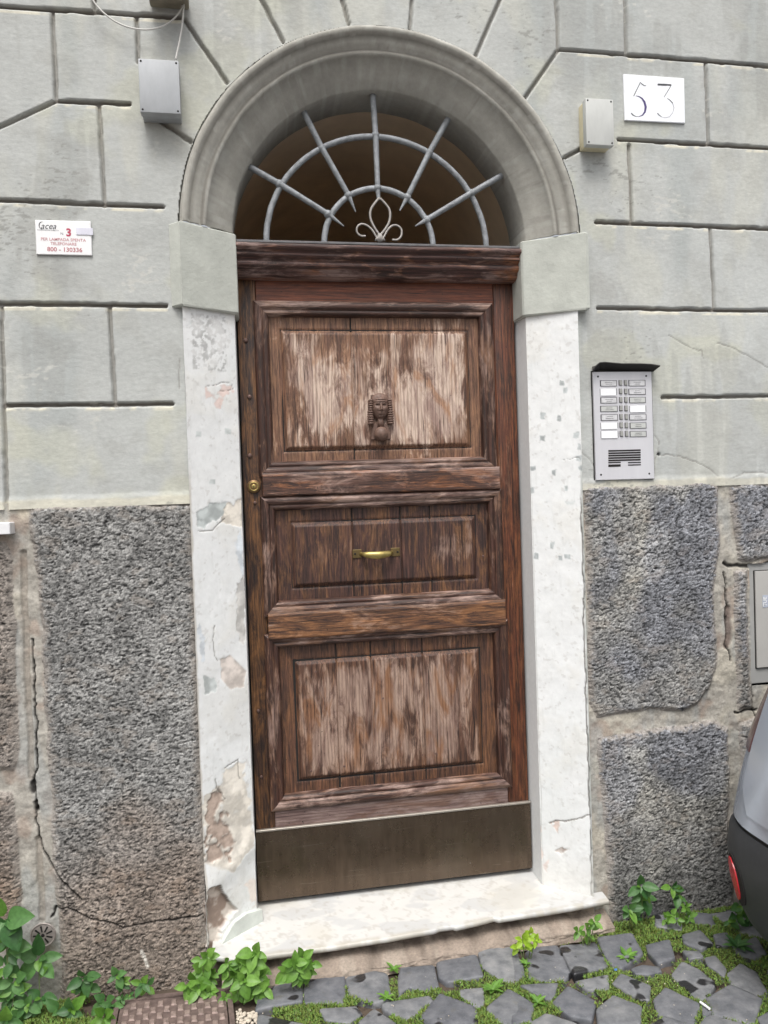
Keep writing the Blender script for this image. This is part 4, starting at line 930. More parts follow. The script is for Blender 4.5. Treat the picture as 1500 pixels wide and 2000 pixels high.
# cables
c1 = [(*P(a, b, -.03),) for a, b in ((172, -30), (180, 0), (196, 20), (220, 40), (250, 54), (283, 59), (310, 55), (332, 44), (350, 26), (358, 8), (360, -30))]
def smooth(q):
    for _ in range(2):
        n = [q[0]]
        for a, b in zip(q[:-1], q[1:]): n.append(tuple(.75 * np.array(a) + .25 * np.array(b))); n.append(tuple(.25 * np.array(a) + .75 * np.array(b)))
        q = n + [q[-1]]
    return q
o = bm_obj('cable', tube(smooth([(x, -.03, z) for x, z in c1]), .0027, 8), M_cable, None, True); tag(o, 'pale cable hanging in a loop at the upper left corner of the wall', 'cable', 'cables at the lamp bracket')
c2 = [P(a, b, -.035) for a, b in ((361, -30), (359, 10), (356, 50), (350, 85), (343, 116))]
o = bm_obj('cable', tube(smooth([(x, -.035, z) for x, z in c2]), .0029, 8), M_cable, None, True); tag(o, 'pale cable running straight down into the top of the grey junction box', 'cable', 'cables at the lamp bracket')
# underside of the lamp bracket that shows at the very top
lb_ = thing('lamp_bracket', 'weathered underside of a lamp bracket at the top edge of the wall', 'bracket', (-.17, 0, 3.2))
xa, za = P(290, 0, -.05); xb, _ = P(368, 0, -.05)
bm_obj('bracket_plate', box(xa, xb, -.11, -.004, za + .004, za + .035, .008, 2), plain('bracket_paint', (.20, .175, .13), .7, 0, .3, 30), lb_, True, 40)
for k in range(3): bm_obj('cable_gland', tube([(xa + .03 + k * .034, -.075, za + .010), (xa + .03 + k * .034, -.075, za - .003)], [.011, .009], 12), plain('gland_green', (.38, .42, .30), .6), lb_, True, 50)

# intercom
ic = thing('door_intercom', 'aluminium intercom panel with fourteen name buttons, set above dark stone right of the door', 'intercom', (1.333, 0, 1.625))
x0, x1, z0, z1 = 1.2200, 1.4440, 1.6260, 2.0090; yi = -.012
bm_obj('faceplate', prism([(x0, z0), (x1, z0 - .001), (x1 - .001, z1), (x0 - .001, z1)], yi, .003, None, .0012), M_alu, ic)
bm_obj('mounting_gap', box(x0 - .004, x1 + .005, -.0025, .004, z0 - .003, z1 + .004), M_dark, ic)
def IP(u, v):   # zoom coords of the intercom close-up -> wall
    return P(1140 + u * .13, 690 + v * .13, yi)
rowsL = [(245, 405, 495, 497), (245, 530, 495, 630), (250, 660, 500, 752), (248, 788, 508, 880), (255, 915, 512, 1012), (255, 1040, 515, 1135), (258, 1165, 518, 1270)]
rowsR = [(672, 400, 925, 495), (672, 530, 930, 622), (680, 655, 930, 748), (688, 785, 935, 880), (680, 910, 940, 1005), (690, 1038, 940, 1132), (690, 1165, 942, 1258)]
cardmat = {0: (M_card2, M_paper, M_card2, M_boxw, M_card2, M_paper, M_paper), 1: (M_card2, M_card2, M_boxw, M_paper, M_card2, M_boxw, M_boxw)}
for sd, rw in ((0, rowsL), (1, rowsR)):
    for k, (a, b, c, e) in enumerate(rw):
        xa, zb_ = IP(a, e); xb, zt_ = IP(c, b)
        fr = bm_obj('name_slot', box(xa, xb, yi - .0012, yi - .0002, zb_, zt_), plain('slot_frame', (.08, .08, .09), .5) if k == 0 and sd == 0 else bpy.data.materials['slot_frame'], ic)
        mtc = cardmat[sd][k]; big = mtc is M_paper
        bm_obj('name_card', box(xa + (.003 if not big else .001), xb - .0035, yi - .0028, yi - .0014, zb_ + (.0015 if not big else -.002), zt_ - (.0022 if not big else .0)), mtc, fr)
        if not big:
            bm = bmesh.new()
            for j in range(2):
                w_ = random.uniform(.25, .45) * (xb - xa); cxm = (xa + xb) / 2; zz = zb_ + (zt_ - zb_) * (.62 - .30 * j)
                x_ = cxm - w_ / 2
                while x_ < cxm + w_ / 2:
                    l_ = random.uniform(.0012, .0030); box(x_, x_ + l_, yi - .0031, yi - .0029, zz - .0009, zz + .0009, 0, 1, bm); x_ += l_ + .0007
            bm_obj('print', bm, M_card2 if False else bpy.data.materials['slot_frame'], fr)
for sd, (ua, ub) in ((0, (530, 570)), (1, (608, 648))):
    for k in range(7):
        xa, zb_ = IP(ua + k * 2.5, 480 + k * 128); xb, zt_ = IP(ub + k * 2.5, 408 + k * 127)
        fr = bm_obj('button_well', box(xa - .0012, xb + .0012, yi - .0010, yi - .0002, zb_ - .0012, zt_ + .0012), bpy.data.materials['slot_frame'], ic)
        bm_obj('push_button', box(xa, xb, yi - .0050, yi - .0012, zb_, zt_, .001), M_btn, fr)
bmG = bmesh.new()
for k in range(7):
    if k < 5:
        xa, zt_ = IP(370, 1455 + k * 36); xb, zb_ = IP(855, 1467 + k * 36); box(xa, xb, yi - .0008, yi - .0001, zb_, zt_, 0, 1, bmG)
    else:
        for a, b in ((370, 555), (665, 858)):
            xa, zt_ = IP(a, 1455 + k * 36); xb, zb_ = IP(b, 1467 + k * 36 + (20 if k == 6 and a < 400 else 0)); box(xa, xb, yi - .0008, yi - .0001, zb_, zt_, 0, 1, bmG)
bm_obj('speaker_grille', bmG, M_dark, ic)
for a, b in ((215, 350), (938, 340), (260, 1825), (985, 1808)):
    xx, zz = IP(a, b); disc(xx, yi, zz, .0035, .0012, M_dark, 'plate_screw', 10, ic)
# black rain hood over it
hp = [P(*q) for q in ((1154, 723), (1160, 716), (1170, 708), (1180, 708), (1215, 711), (1250, 711), (1272, 712), (1292, 715), (1283, 719), (1278, 724), (1272, 727))]
bm = bmesh.new(); top = [(x, -.045, z) for x, z in [P(*q, -.045) for q in ((1157, 724), (1163, 716), (1171, 709), (1182, 708), (1215, 711), (1250, 711), (1272, 712), (1290, 715))]]
bot = [(x, -.002, z) for x, z in [P(*q, -.002) for q in ((1157, 727), (1163, 725), (1171, 724), (1182, 724), (1215, 725), (1250, 726), (1266, 726), (1276, 726))]]
va = [bm.verts.new(p) for p in top]; vb = [bm.verts.new(p) for p in bot]; va2 = [bm.verts.new((x, y + .001, z + .003)) for x, y, z in top]; vb2 = [bm.verts.new((x, y, z + .02)) for x, y, z in bot]
for i in range(len(top) - 1):
    bm.faces.new((va[i], va[i + 1], vb[i + 1], vb[i])); bm.faces.new((va2[i], va2[i + 1], vb2[i + 1], vb2[i])); bm.faces.new((va[i], va[i + 1], va2[i + 1], va2[i]))
bm.faces.new((va[0], vb[0], vb2[0], va2[0])); bm.faces.new((va[-1], vb[-1], vb2[-1], va2[-1]))
bm_obj('rain_hood', bm, M_hood, ic)

# marble window-sill end at the left edge
ws = thing('window_sill', 'end of a white marble window sill at the left edge of the wall', 'window sill', (-.9, 0, 1.52))
bm_obj('sill_slab', box(-1.9, -.7175, -.045, .05, 1.517, 1.5535, .002), plain('white_marble_sill', (.74, .74, .75), .4, 0, .06, 20), ws)

# vent rosette
vx, vz = P(87, 1820); vt = thing('vent_cover', 'small round slotted metal vent cover low on the wall among the weeds', 'vent', (vx, 0, vz))
n = 40; R1 = .036
M_vent = plain('vent_metal', (.32, .28, .26), .5, .4, .25, 60)
disc(vx, -.016, vz, R1, .004, M_vent, 'vent_plate', 40, vt)
bm_obj('vent_rim', tube([(vx + R1 * math.cos(t), -.018, vz + R1 * math.sin(t)) for t in np.linspace(0, 6.2832, 41)], .0028, 6, cap=False), M_vent, vt, True)
bm = bmesh.new()
for k in range(9):
    t = k * 2 * math.pi / 9 + .35; c, s = math.cos(t), math.sin(t); a, b, w = .011, .029, .0032
    pts = [(a, -w * .7), (b, -w), (b + .001, 0), (b, w), (a, w * .7)]
    vv = [bm.verts.new((vx + p * c - q * s, -.0212 if p < .02 else -.0198, vz + p * s + q * c)) for p, q in pts]; bm.faces.new(vv)
bm_obj('vent_slots', bm, M_dark, vt); disc(vx, -.0204, vz, .0055, .001, M_dark, 'vent_hole', 14, vt)

# utility cabinet set in the wall at the right
cb = thing('utility_cabinet', 'grey metal utility cabinet door set in the stone wall above the silver car', 'cabinet', (2.1, 0, .86))
bm_obj('cabinet_frame', box(1.824, 2.30, .012, .05, .848, 1.298, .002), M_cabf, cb)
bm_obj('cabinet_gap', box(1.846, 2.275, .0095, .012, .905, 1.272), M_dark, cb)
bm_obj('cabinet_door', box(1.8490, 2.272, .004, .0115, .908, 1.269, .001), M_cab, cb)
lx, lz = P(1492, 1175, .004)
bm_obj('sticker_backing', box(lx - .006, lx + .024, .0028, .0038, lz - .022, lz + .024), plain('sticker_blue', (.42, .46, .54), .5), cb)
text_mesh('sticker_letters', 'TUE', .020, lx + .004, .0022, lz, M_paper, cb, 0, 'CENTER', .0006, RAD(90))

# ================================================================== GROUND
def mesh_ground():
    # one sheet to the horizon: fine near the door, coarse beyond
    gx = np.concatenate([[-300, -60, -12, -4], np.linspace(-1.6, 2.8, 200), [5, 12, 60, 300]]); gy = np.concatenate([[-300, -60, -12, -4, -2.4], np.linspace(-1.5, .05, 110)])
    X, Y = np.meshgrid(gx, gy); Zg = .04 + .08 * np.clip(-Y, -.2, .6) - .020 + (fbm(X, Y, 14, 4, 3) - .5) * .016 * (np.abs(X) < 4)
    C = np.ones(X.shape + (3,)) * np.array([.085, .062, .045]); f = fbm(X, Y, 30, 3, 6); C *= (.6 + .8 * f)[..., None]
    V = np.stack([X, Y, Zg], -1); o = list(field(X, Y, V, C, np.zeros((X.shape[0] - 1, X.shape[1] - 1), int), 'ground', M_mortar, None).values())[0]
    return tag(o, 'dark soil and grit between the cobbles', None, None, 'structure')
ground = mesh_ground()
if 'label' in ground: del ground['label']
pave = bpy.data.objects.new('cobbled_pavement', None); COL.objects.link(pave); pave['kind'] = 'structure'
def A_(pts, k, ox, oy): return [(ox + x / k, oy + y / k) for x, y in pts]
Q = [A_(p, 2.778, 500, 1660) for p in (
    [(20, 800), (110, 735), (200, 710), (245, 730), (245, 830), (100, 850), (5, 870)], [(262, 705), (330, 670), (475, 680), (482, 790), (468, 825), (270, 828)], [(492, 672), (620, 655), (708, 680), (728, 800), (640, 822), (502, 785)],
    [(790, 650), (960, 630), (985, 740), (900, 765), (835, 745), (780, 790), (775, 700)], [(985, 605), (1190, 575), (1225, 688), (1040, 712), (995, 680)], [(1205, 545), (1400, 530), (1455, 670), (1400, 718), (1330, 700), (1235, 640)],
    [(350, 872), (540, 855), (572, 890), (500, 940), (380, 925)], [(560, 930), (640, 862), (760, 944), (760, 1050), (560, 1050)], [(690, 830), (950, 785), (955, 812), (850, 915), (800, 918), (700, 860)],
    [(895, 890), (1000, 775), (1190, 850), (1195, 944), (930, 960)], [(1110, 762), (1230, 750), (1238, 830), (1200, 855), (1110, 792)], [(1255, 860), (1370, 755), (1495, 822), (1500, 930), (1350, 946)], [(20, 900), (330, 960), (330, 1040), (20, 1040)])]
Q += [A_(p, 3.0, 1000, 1660) for p in (
    [(85, 600), (110, 572), (260, 555), (340, 710), (300, 755), (180, 770), (100, 740)], [(282, 568), (490, 537), (555, 685), (370, 738), (340, 700)], [(502, 520), (700, 505), (762, 615), (640, 690), (575, 670)], [(785, 560), (920, 535), (950, 635), (860, 665), (800, 600)],
    [(1000, 505), (1100, 470), (1175, 555), (1110, 590), (1010, 550)], [(935, 735), (1000, 660), (1095, 700), (1190, 770), (1120, 885), (1060, 850)], [(592, 790), (640, 730), (808, 800), (800, 882), (745, 880)], [(375, 765), (560, 732), (568, 820), (440, 812)],
    [(50, 800), (268, 780), (248, 850), (220, 888)], [(240, 900), (330, 805), (488, 880), (462, 980), (350, 968)], [(500, 930), (592, 850), (755, 920), (742, 1030), (510, 1020)], [(832, 880), (900, 812), (1100, 900), (1060, 1030), (860, 965)],
    [(1142, 872), (1280, 800), (1460, 880), (1410, 1015), (1190, 960)], [(1262, 725), (1340, 672), (1430, 720), (1498, 830), (1405, 860), (1290, 790)], [(1130, 640), (1190, 628), (1255, 700), (1240, 742), (1150, 680)], [(0, 830), (130, 900), (112, 990), (0, 1030)],
    [(700, 700), (760, 680), (860, 690), (872, 716), (800, 734), (730, 728)], [(1000, 590), (1100, 600), (1120, 632), (1040, 640)], [(1180, 500), (1260, 490), (1280, 560), (1200, 570)], [(1110, 900), (1135, 890), (1170, 945), (1120, 985)],
    [(0, 610), (60, 660), (75, 740), (10, 785)], [(110, 1010), (200, 960), (380, 1020), (300, 1120), (110, 1110)], [(1080, 1030), (1160, 955), (1400, 1030), (1300, 1120), (1080, 1110)], [(1440, 990), (1560, 930), (1640, 1010), (1500, 1090)],
    [(770, 1050), (900, 985), (1040, 1040), (1000, 1130), (800, 1130)], [(1500, 700), (1640, 660), (1700, 800), (1530, 830)], [(1290, 560), (1430, 520), (1490, 610), (1380, 660)])]
polys = [[Pz(px, py, GZ)[:2] for px, py in q] for q in Q]
def inside(poly, x, y):
    c = False; n = len(poly)
    for i in range(n):
        a, b = poly[i], poly[(i + 1) % n]
        if (a[1] > y) != (b[1] > y) and x < (b[0] - a[0]) * (y - a[1]) / (b[1] - a[1]) + a[0]: c = not c
    return c
def dpoly(poly, x, y):
    return min(math.hypot(x - (a[0] + t * (b[0] - a[0])), y - (a[1] + t * (b[1] - a[1]))) for a, b in zip(poly, poly[1:] + poly[:1])
               for t in [min(1, max(0, ((x - a[0]) * (b[0] - a[0]) + (y - a[1]) * (b[1] - a[1])) / ((b[0] - a[0]) ** 2 + (b[1] - a[1]) ** 2 + 1e-9)))])
traced = list(polys); far = []
cov = [Pz(px, py, GZ)[:2] for px, py in ((236, 1956), (440, 1938))]
rr = random.Random(11); sp_ = .118
for i in range(-60, 60):
    for j in range(-60, 60):
        x = (i + .5 * (j % 2)) * sp_ + .4; y = -.35 - j * sp_ * .92
        x, y = x * .94 + y * .34, y * .94 - (x - .5) * .05
        x += rr.uniform(-.012, .012); y += rr.uniform(-.012, .012)
        if not (-2.6 < x < 4.6 and -4.2 < y < -.07): continue
        if -.75 < x < .10 and y > -.36: continue
        if y > -.16 and x < 1.3: continue
        if any(inside(p, x, y) or dpoly(p, x, y) < .055 for p in traced): continue
        k = 4 if rr.random() < .6 else 5; a0 = rr.uniform(0, 1)
        far.append([(x + .066 * math.cos(a0 + q * 2 * math.pi / k) * rr.uniform(.85, 1.05), y + .066 * math.sin(a0 + q * 2 * math.pi / k) * rr.uniform(.85, 1.05)) for q in range(k)])
far.sort(key=lambda p: (p[0][0] - .5) ** 2 + (p[0][1]) ** 2)
def cobble_mat():
    mt, nt, p = newmat('basalt_cobble'); co = coords(nt)
    oi = nt.nodes.new('ShaderNodeObjectInfo')
    base = ramp(nt, noise(nt, co, 26, 6, .6), [(.28, (.10, .108, .120)), (.5, (.165, .172, .186)), (.75, (.24, .245, .255))])
    v = ramp(nt, oi.outputs['Random'], [(0, (.72, .72, .74)), (1, (1.15, 1.13, 1.08))]); base = mix(nt, 1.0, base, v, 'MULTIPLY')
    sp = ramp(nt, noise(nt, co, 170, 2, .5), [(.66, (0, 0, 0)), (.74, (.5, .5, .5))]); base = mix(nt, sp, base, (.26, .26, .27))
    wet = ramp(nt, noise(nt, co, 9.5, 2, .4, .3), [(.635, (0, 0, 0)), (.655, (1, 1, 1))]); base = mix(nt, wet, base, (.022, .022, .024))
    mo = ramp(nt, noise(nt, co, 14, 5, .7), [(.60, (0, 0, 0)), (.74, (.6, .6, .6))]); base = mix(nt, mo, base, (.10, .095, .06))
    nt.links.new(base, p.inputs['Base Color'])
    r = ramp(nt, wet, [(0, (.62,) * 3), (1, (.30,) * 3)]); nt.links.new(r, p.inputs['Roughness'])
    b = bump(nt, noise(nt, co, 38, 6, .6), .6, .006); b = bump(nt, noise(nt, co, 220, 4, .6), .35, .001, b); nt.links.new(b, p.inputs['Normal']); return mt
M_cob = cobble_mat()
def cobble_geo(poly, rnd):
    """rounded paving stone: side wall, worn shoulder, slightly domed top"""
    c = np.mean(poly, 0); pts = []
    n = len(poly)
    for i in range(n):
        a = np.array(poly[i]); p_ = np.array(poly[i - 1]); q_ = np.array(poly[(i + 1) % n])
        for t, s in ((a + (p_ - a) * .25, 1.10), (a + (p_ - a) * .05, 1.09), (a + (q_ - a) * .05, 1.09), (a + (q_ - a) * .25, 1.10), ((a + q_) / 2, 1.09)):
            pts.append(c + (t - c) * (s + rnd.uniform(-.012, .012)))
    if sum(pts[i][0] * pts[(i + 1) % len(pts)][1] - pts[(i + 1) % len(pts)][0] * pts[i][1] for i in range(len(pts))) < 0: pts.reverse()
    tilt = (rnd.uniform(-.06, .06), rnd.uniform(-.05, .05)); up = rnd.uniform(-.003, .005); V = []; F = []; m_ = len(pts)
    for s, dz in ((1.0, -.045), (1.0, -.012), (.988, -.0045), (.955, -.0008), (.86, .0008), (.45, .0022)):
        for p_ in pts:
            x, y = c + (p_ - c) * s; V.append((x, y, GZ(x, y) + dz + up + tilt[0] * (x - c[0]) + tilt[1] * (y - c[1]) + rnd.uniform(-.0007, .0007)))
    V.append((c[0], c[1], GZ(*c) + up + .004))
    for r in range(5):
        for k in range(m_): F.append((r * m_ + k, r * m_ + (k + 1) % m_, (r + 1) * m_ + (k + 1) % m_, (r + 1) * m_ + k))
    for k in range(m_): F.append((5 * m_ + k, 5 * m_ + (k + 1) % m_, 6 * m_))
    return V, F
rc = random.Random(5)
for p_ in (traced + far)[:290]:
    V, F = cobble_geo(p_, rc); mesh_py('cobblestone', V, F, M_cob, pave, True)
VV, FF = [], []
for p_ in (traced + far)[290:]:
    V, F = cobble_geo(p_, rc); b = len(VV); VV += V; FF += [tuple(i + b for i in f) for f in F]
if VV: o = mesh_py('cobblestones', VV, FF, M_cob, pave, True); o['kind'] = 'stuff'

# drain cover
dc = thing('drain_cover', 'rusty red cast iron drain cover with a chequered top, between the weeds at lower left', 'drain cover', (-.3, -.1, .045))
q = [Pz(px, py, lambda x, y: GZ(x, y) + .004) for px, py in ((237, 1958), (440, 1938), (452, 2060), (215, 2075))]
qa = [np.array(v) for v in q]
def bl_(u, v, dz=0):
    p_ = (qa[0] * (1 - u) + qa[1] * u) * (1 - v) + (qa[3] * (1 - u) + qa[2] * u) * v; return (p_[0], p_[1], p_[2] + dz)
def slabq(u0, u1, v0, v1, dz, bm, h=.006, ins=.0):
    a = [bm.verts.new(bl_(u, v, dz)) for u, v in ((u0 + ins, v0 + ins), (u1 - ins, v0 + ins), (u1 - ins, v1 - ins), (u0 + ins, v1 - ins))]; b = [bm.verts.new(bl_(u, v, dz - h)) for u, v in ((u0, v0), (u1, v0), (u1, v1), (u0, v1))]
    bm.faces.new(a)
    for i in range(4): bm.faces.new((a[i], a[(i + 1) % 4], b[(i + 1) % 4], b[i]))
for a in ((-.06, 1.06, -.07, -.005), (-.06, -.012, -.005, 1.0), (1.012, 1.06, -.005, 1.0)):
    bm = bmesh.new(); slabq(*a, .004, bm, .03); bm_obj('cover_frame', bm, M_rust, dc)
bm = bmesh.new(); slabq(0, 1, .005, 1.0, 0, bm, .03); lid = bm_obj('cover_lid', bm, M_rust, dc)
bm = bmesh.new()
for i in range(15):
    for j in range(9):
        u0, v0 = .03 + i * .0635, .05 + j * .105
        if (i + j) % 2: slabq(u0 + .004, u0 + .060, v0 + .006, v0 + .098, .0045, bm, .005, .008)
o = bm_obj('tread_studs', bm, plain('worn_tread', (.27, .205, .18), .6, .2, .45, 60, (130, .5, .001)), lid); o['kind'] = 'stuff'; o.location = -lid.location - dc.location if False else (0, 0, 0)

# ================================================================== PARKED CAR (its rear corner shows)
M_silver = plain('silver_car_paint', (.53, .58, .66), .24, .6, .03, 3); M_bump = plain('black_plastic_bumper', (.028, .030, .033), .48, 0, .15, 60, (300, .1, .0005))
M_glass = plain('dark_car_glass', (.02, .024, .028), .06, 0, .02); M_refl = plain('red_reflector', (.55, .02, .03), .25, 0, .12, 120, (240, .4, .001)); M_tyre = plain('tyre_rubber', (.02, .02, .02), .85); M_rim = plain('alloy_rim', (.45, .46, .48), .35, .7)
M_lamp = plain('dark_tail_lamp', (.10, .05, .05), .2)
car = thing('parked_car', 'silver hatchback with black rear bumper and red reflector, parked close to the wall at right', 'car', (3.2, -1.05, .04))
YC0, YC1 = -.230, -1.880
RP = [(.20, 1.52), (.24, 1.475), (.30, 1.452), (.38, 1.436), (.46, 1.430), (.52, 1.440), (.57, 1.458), (.66, 1.480), (.80, 1.522), (.88, 1.552), (.96, 1.585), (1.10, 1.66), (1.25, 1.75), (1.38, 1.88), (1.44, 2.05)]
FPf = [(.20, 5.10), (.30, 5.17), (.46, 5.20), (.57, 5.18), (.66, 5.12), (.74, 5.00), (.80, 4.6), (.88, 4.25), (.96, 4.10), (1.10, 3.90), (1.25, 3.65), (1.38, 3.35), (1.44, 3.05)]
WP = [(.20, .07), (.30, .02), (.46, 0), (.80, .0), (.96, .025), (1.25, .11), (1.38, .16), (1.44, .24)]
def carloop(z, inset=0.0, zr=None):
    xr = np.interp(z, *zip(*RP)) + inset; xf = np.interp(z, *zip(*FPf)) - inset; w = np.interp(z, *zip(*WP)) + inset
    y0, y1 = YC0 - w, YC1 + w; r = .28; pts = []
    for cx_, cy_, a0 in ((xr + r, y0 - r, 90), (xr + r, y1 + r, 180), (xf - r, y1 + r, 270), (xf - r, y0 - r, 0)):
        for k in range(13):
            a = RAD(a0 + k * 7.5); bow = 0
            pts.append((cx_ + r * math.cos(a), cy_ + r * math.sin(a), z))
    # slight bow of the tail
    out = []
    for x, y, z_ in pts:
        out.append((x - .03 * (1 - ((y + 1.05) / .83) ** 2) if x < 2 else x, y, z_))
    return out
def loft(name, zs, mat, parent, capb=True, capt=True, insets=None, hook=None, angle=40):
    bm = bmesh.new(); rings = [[bm.verts.new(p) for p in carloop(z, (insets[i] if insets else 0))] for i, z in enumerate(zs)]
    for A, B in zip(rings[:-1], rings[1:]):
        for k in range(len(A)): bm.faces.new((A[k], A[(k + 1) % len(A)], B[(k + 1) % len(A)], B[k]))
    if capb: bm.faces.new(rings[0][::-1])
    if capt: bm.faces.new(rings[-1])
    return bm_obj(name, bm, mat, parent, True, angle)
zs = list(np.linspace(.21, .545, 14)); bump_o = loft('bumper', zs, M_bump, car, insets=[.03, .01] + [0] * 11 + [.006])
loft('bumper_gap', [.543, .556], M_dark, car, insets=[.010, .010])
body = loft('body', [.554, .558] + list(np.linspace(.575, .955, 16)) + [.965], M_silver, car, insets=[.006, .001] + [0] * 16 + [.01])
loft('cabin_glass', list(np.linspace(.962, 1.38, 9)), M_glass, car, insets=[.012] * 9)
loft('roof', [1.378, 1.40, 1.44, 1.455], M_silver, car, insets=[.0, .0, .0, .12])
# tailgate: a slightly raised shell over the rear face with its own shut line
bm = bmesh.new(); gz = np.linspace(.60, .95, 12); rows_ = []
for z in gz:
    row = []; xr = np.interp(z, *zip(*RP)); ed = .10 + .07 * (1 - sm(.58, .68, np.float64(z)))
    for k in range(20):
        y = (YC0 - ed - .10) + (YC1 + ed + .10 - (YC0 - ed - .10)) * k / 19
        dy = min(YC0 - y, y - YC1); xo = 0 if dy > .28 else .28 - math.sqrt(max(.28 ** 2 - (.28 - dy) ** 2, 0)); bow = .03 * (1 - ((y + 1.05) / .83) ** 2)
        row.append(bm.verts.new((xr + xo - bow - .006, y, z)))
    rows_.append(row)
for A, B in zip(rows_[:-1], rows_[1:]):
    for k in range(19): bm.faces.new((A[k], A[k + 1], B[k + 1], B[k]))
ret = bmesh.ops.extrude_edge_only(bm, edges=[e for e in bm.edges if e.is_boundary])
for v in [g for g in ret['geom'] if isinstance(g, bmesh.types.BMVert)]: v.co.x += .012
tg = bm_obj('tailgate', bm, M_silver, car, True, 35)
def corner_patch(name, z0, z1, a0, a1, off, mat, parent, nz=8, na_=8, oval=False):
    bm = bmesh.new(); g = []
    for i in range(nz + 1):
        z = z0 + (z1 - z0) * i / nz; row = []; xr = np.interp(z, *zip(*RP)); s = 1
        if oval: s = math.sqrt(max(1 - ((i / nz) * 2 - 1) ** 2, .02))
        am, ah = (a0 + a1) / 2, (a1 - a0) / 2 * s
        for k in range(na_ + 1):
            a = RAD(am - ah + 2 * ah * k / na_); x = xr + .28 + (.28 + off) * math.cos(a); y = YC0 - np.interp(z, *zip(*WP)) - .28 + (.28 + off) * math.sin(a)
            row.append(bm.verts.new((x - .03 * (1 - ((y + 1.05) / .83) ** 2), y, z)))
        g.append(row)
    for A, B in zip(g[:-1], g[1:]):
        for k in range(na_): bm.faces.new((A[k], A[k + 1], B[k + 1], B[k]))
    ret = bmesh.ops.extrude_edge_only(bm, edges=[e for e in bm.edges if e.is_boundary])
    for v in [q for q in ret['geom'] if isinstance(q, bmesh.types.BMVert)]: v.co.x += .010; v.co.y -= .006
    return bm_obj(name, bm, mat, parent, True, 50)
corner_patch('reflector_bezel', .312, .462, 154, 178, .0025, M_dark, bump_o, 8, 6, True).location = (0, 0, 0)
rf = corner_patch('reflector', .324, .450, 157, 172, .006, M_refl, bump_o, 8, 6, True); rf.location = (0, 0, 0)
corner_patch('tail_lamp', .76, .95, 128, 160, .004, M_lamp, car, 6, 6)
for wx_ in (2.15, 4.45):
    for wy in (YC0 - .02, YC1 + .02):
        s = -1 if wy > -1 else 1
        bm = bmesh.new(); rings = []
        for r_, yy in ((.18, 0), (.27, 0), (.30, .02), (.305, .08), (.30, .15), (.27, .18), (.18, .18)):
            rings.append([bm.verts.new((wx_ + r_ * math.cos(k * math.pi / 14), wy + s * yy, .35 + r_ * math.sin(k * math.pi / 14))) for k in range(28)])
        for A, B in zip(rings[:-1], rings[1:]):
            for k in range(28): bm.faces.new((A[k], A[(k + 1) % 28], B[(k + 1) % 28], B[k]))
        w_ = bm_obj('wheel', bm, M_tyre, car, True, 50)
        bm = bmesh.new(); rg = [[bm.verts.new((wx_ + r_ * math.cos(k * math.pi / 14), wy + s * yy, .35 + r_ * math.sin(k * math.pi / 14))) for k in range(28)] for r_, yy in ((.182, .004), (.15, .03), (.05, .015), (.001, .012))]
        for A, B in zip(rg[:-1], rg[1:]):
            for k in range(28): bm.faces.new((A[k], A[(k + 1) % 28], B[(k + 1) % 28], B[k]))
        bm_obj('rim', bm, M_rim, w_, True, 50).location = (0, 0, 0)

# ================================================================== PLANTS
def leaf_mat(name, c1, c2, tr=.35):
    mt, nt, p = newmat(name); co = coords(nt); oi = nt.nodes.new('ShaderNodeObjectInfo')
    a = ramp(nt, oi.outputs['Random'], [(0, c1), (1, c2)]); b = ramp(nt, noise(nt, co, 90, 3), [(.3, (.8, .8, .8)), (.7, (1.15, 1.15, 1.15))])
    c = mix(nt, 1.0, a, b, 'MULTIPLY'); nt.links.new(c, p.inputs['Base Color']); p.inputs['Roughness'].default_value = .45
    t = nt.nodes.new('ShaderNodeBsdfTranslucent'); nt.links.new(c, t.inputs[0]); m_ = nt.nodes.new('ShaderNodeMixShader'); m_.inputs[0].default_value = tr
    out = nt.nodes['Material Output']; nt.links.new(p.outputs[0], m_.inputs[1]); nt.links.new(t.outputs[0], m_.inputs[2]); nt.links.new(m_.outputs[0], out.inputs[0]); return mt
M_leafD = leaf_mat('deep_green_leaf', (.045, .13, .035), (.12, .26, .075)); M_leafL = leaf_mat('light_green_leaf', (.11, .25, .035), (.20, .38, .07)); M_leafY = leaf_mat('yellow_green_leaf', (.28, .46, .03), (.38, .55, .06))
M_moss = leaf_mat('moss_green', (.10, .20, .03), (.14, .24, .04), .2); M_stem = plain('stem_green', (.16, .22, .08), .6)
def leaf_mesh(name, wid, mat, fold=.18, droop=.25):
    V = []; F = []; n = 7
    for i in range(n + 1):
        t = i / n; w = wid * math.sin(math.pi * t ** .85) ** .75 * (1.05 - .2 * t) if 0 < i < n else .004
        z = -droop * t * t
        for s in (-1, -.5, 0, .5, 1): V.append((t, s * w, z + abs(s) * w * fold * 2 - (.02 if s == 0 else 0)))
    for i in range(n):
        for k in range(4): F.append((i * 5 + k, i * 5 + k + 1, (i + 1) * 5 + k + 1, (i + 1) * 5 + k))
    me = bpy.data.meshes.new(name); me.from_pydata(V, [], F); me.materials.append(mat)
    for p_ in me.polygons: p_.use_smooth = True
    return me
LM = {(k, j): leaf_mesh('leaf', w, {'D': M_leafD, 'L': M_leafL, 'Y': M_leafY}[k], f, dr) for k in 'DLY' for j, (w, f, dr) in enumerate(((.31, .12, .18), (.36, .16, .30), (.27, .1, .1)))}
rp = random.Random(21)
def dirn(az, el):    # unit vector from azimuth in the wall plane-ish basis
    return Vector((math.cos(az) * math.cos(el), -math.sin(el), math.sin(az) * math.cos(el)))
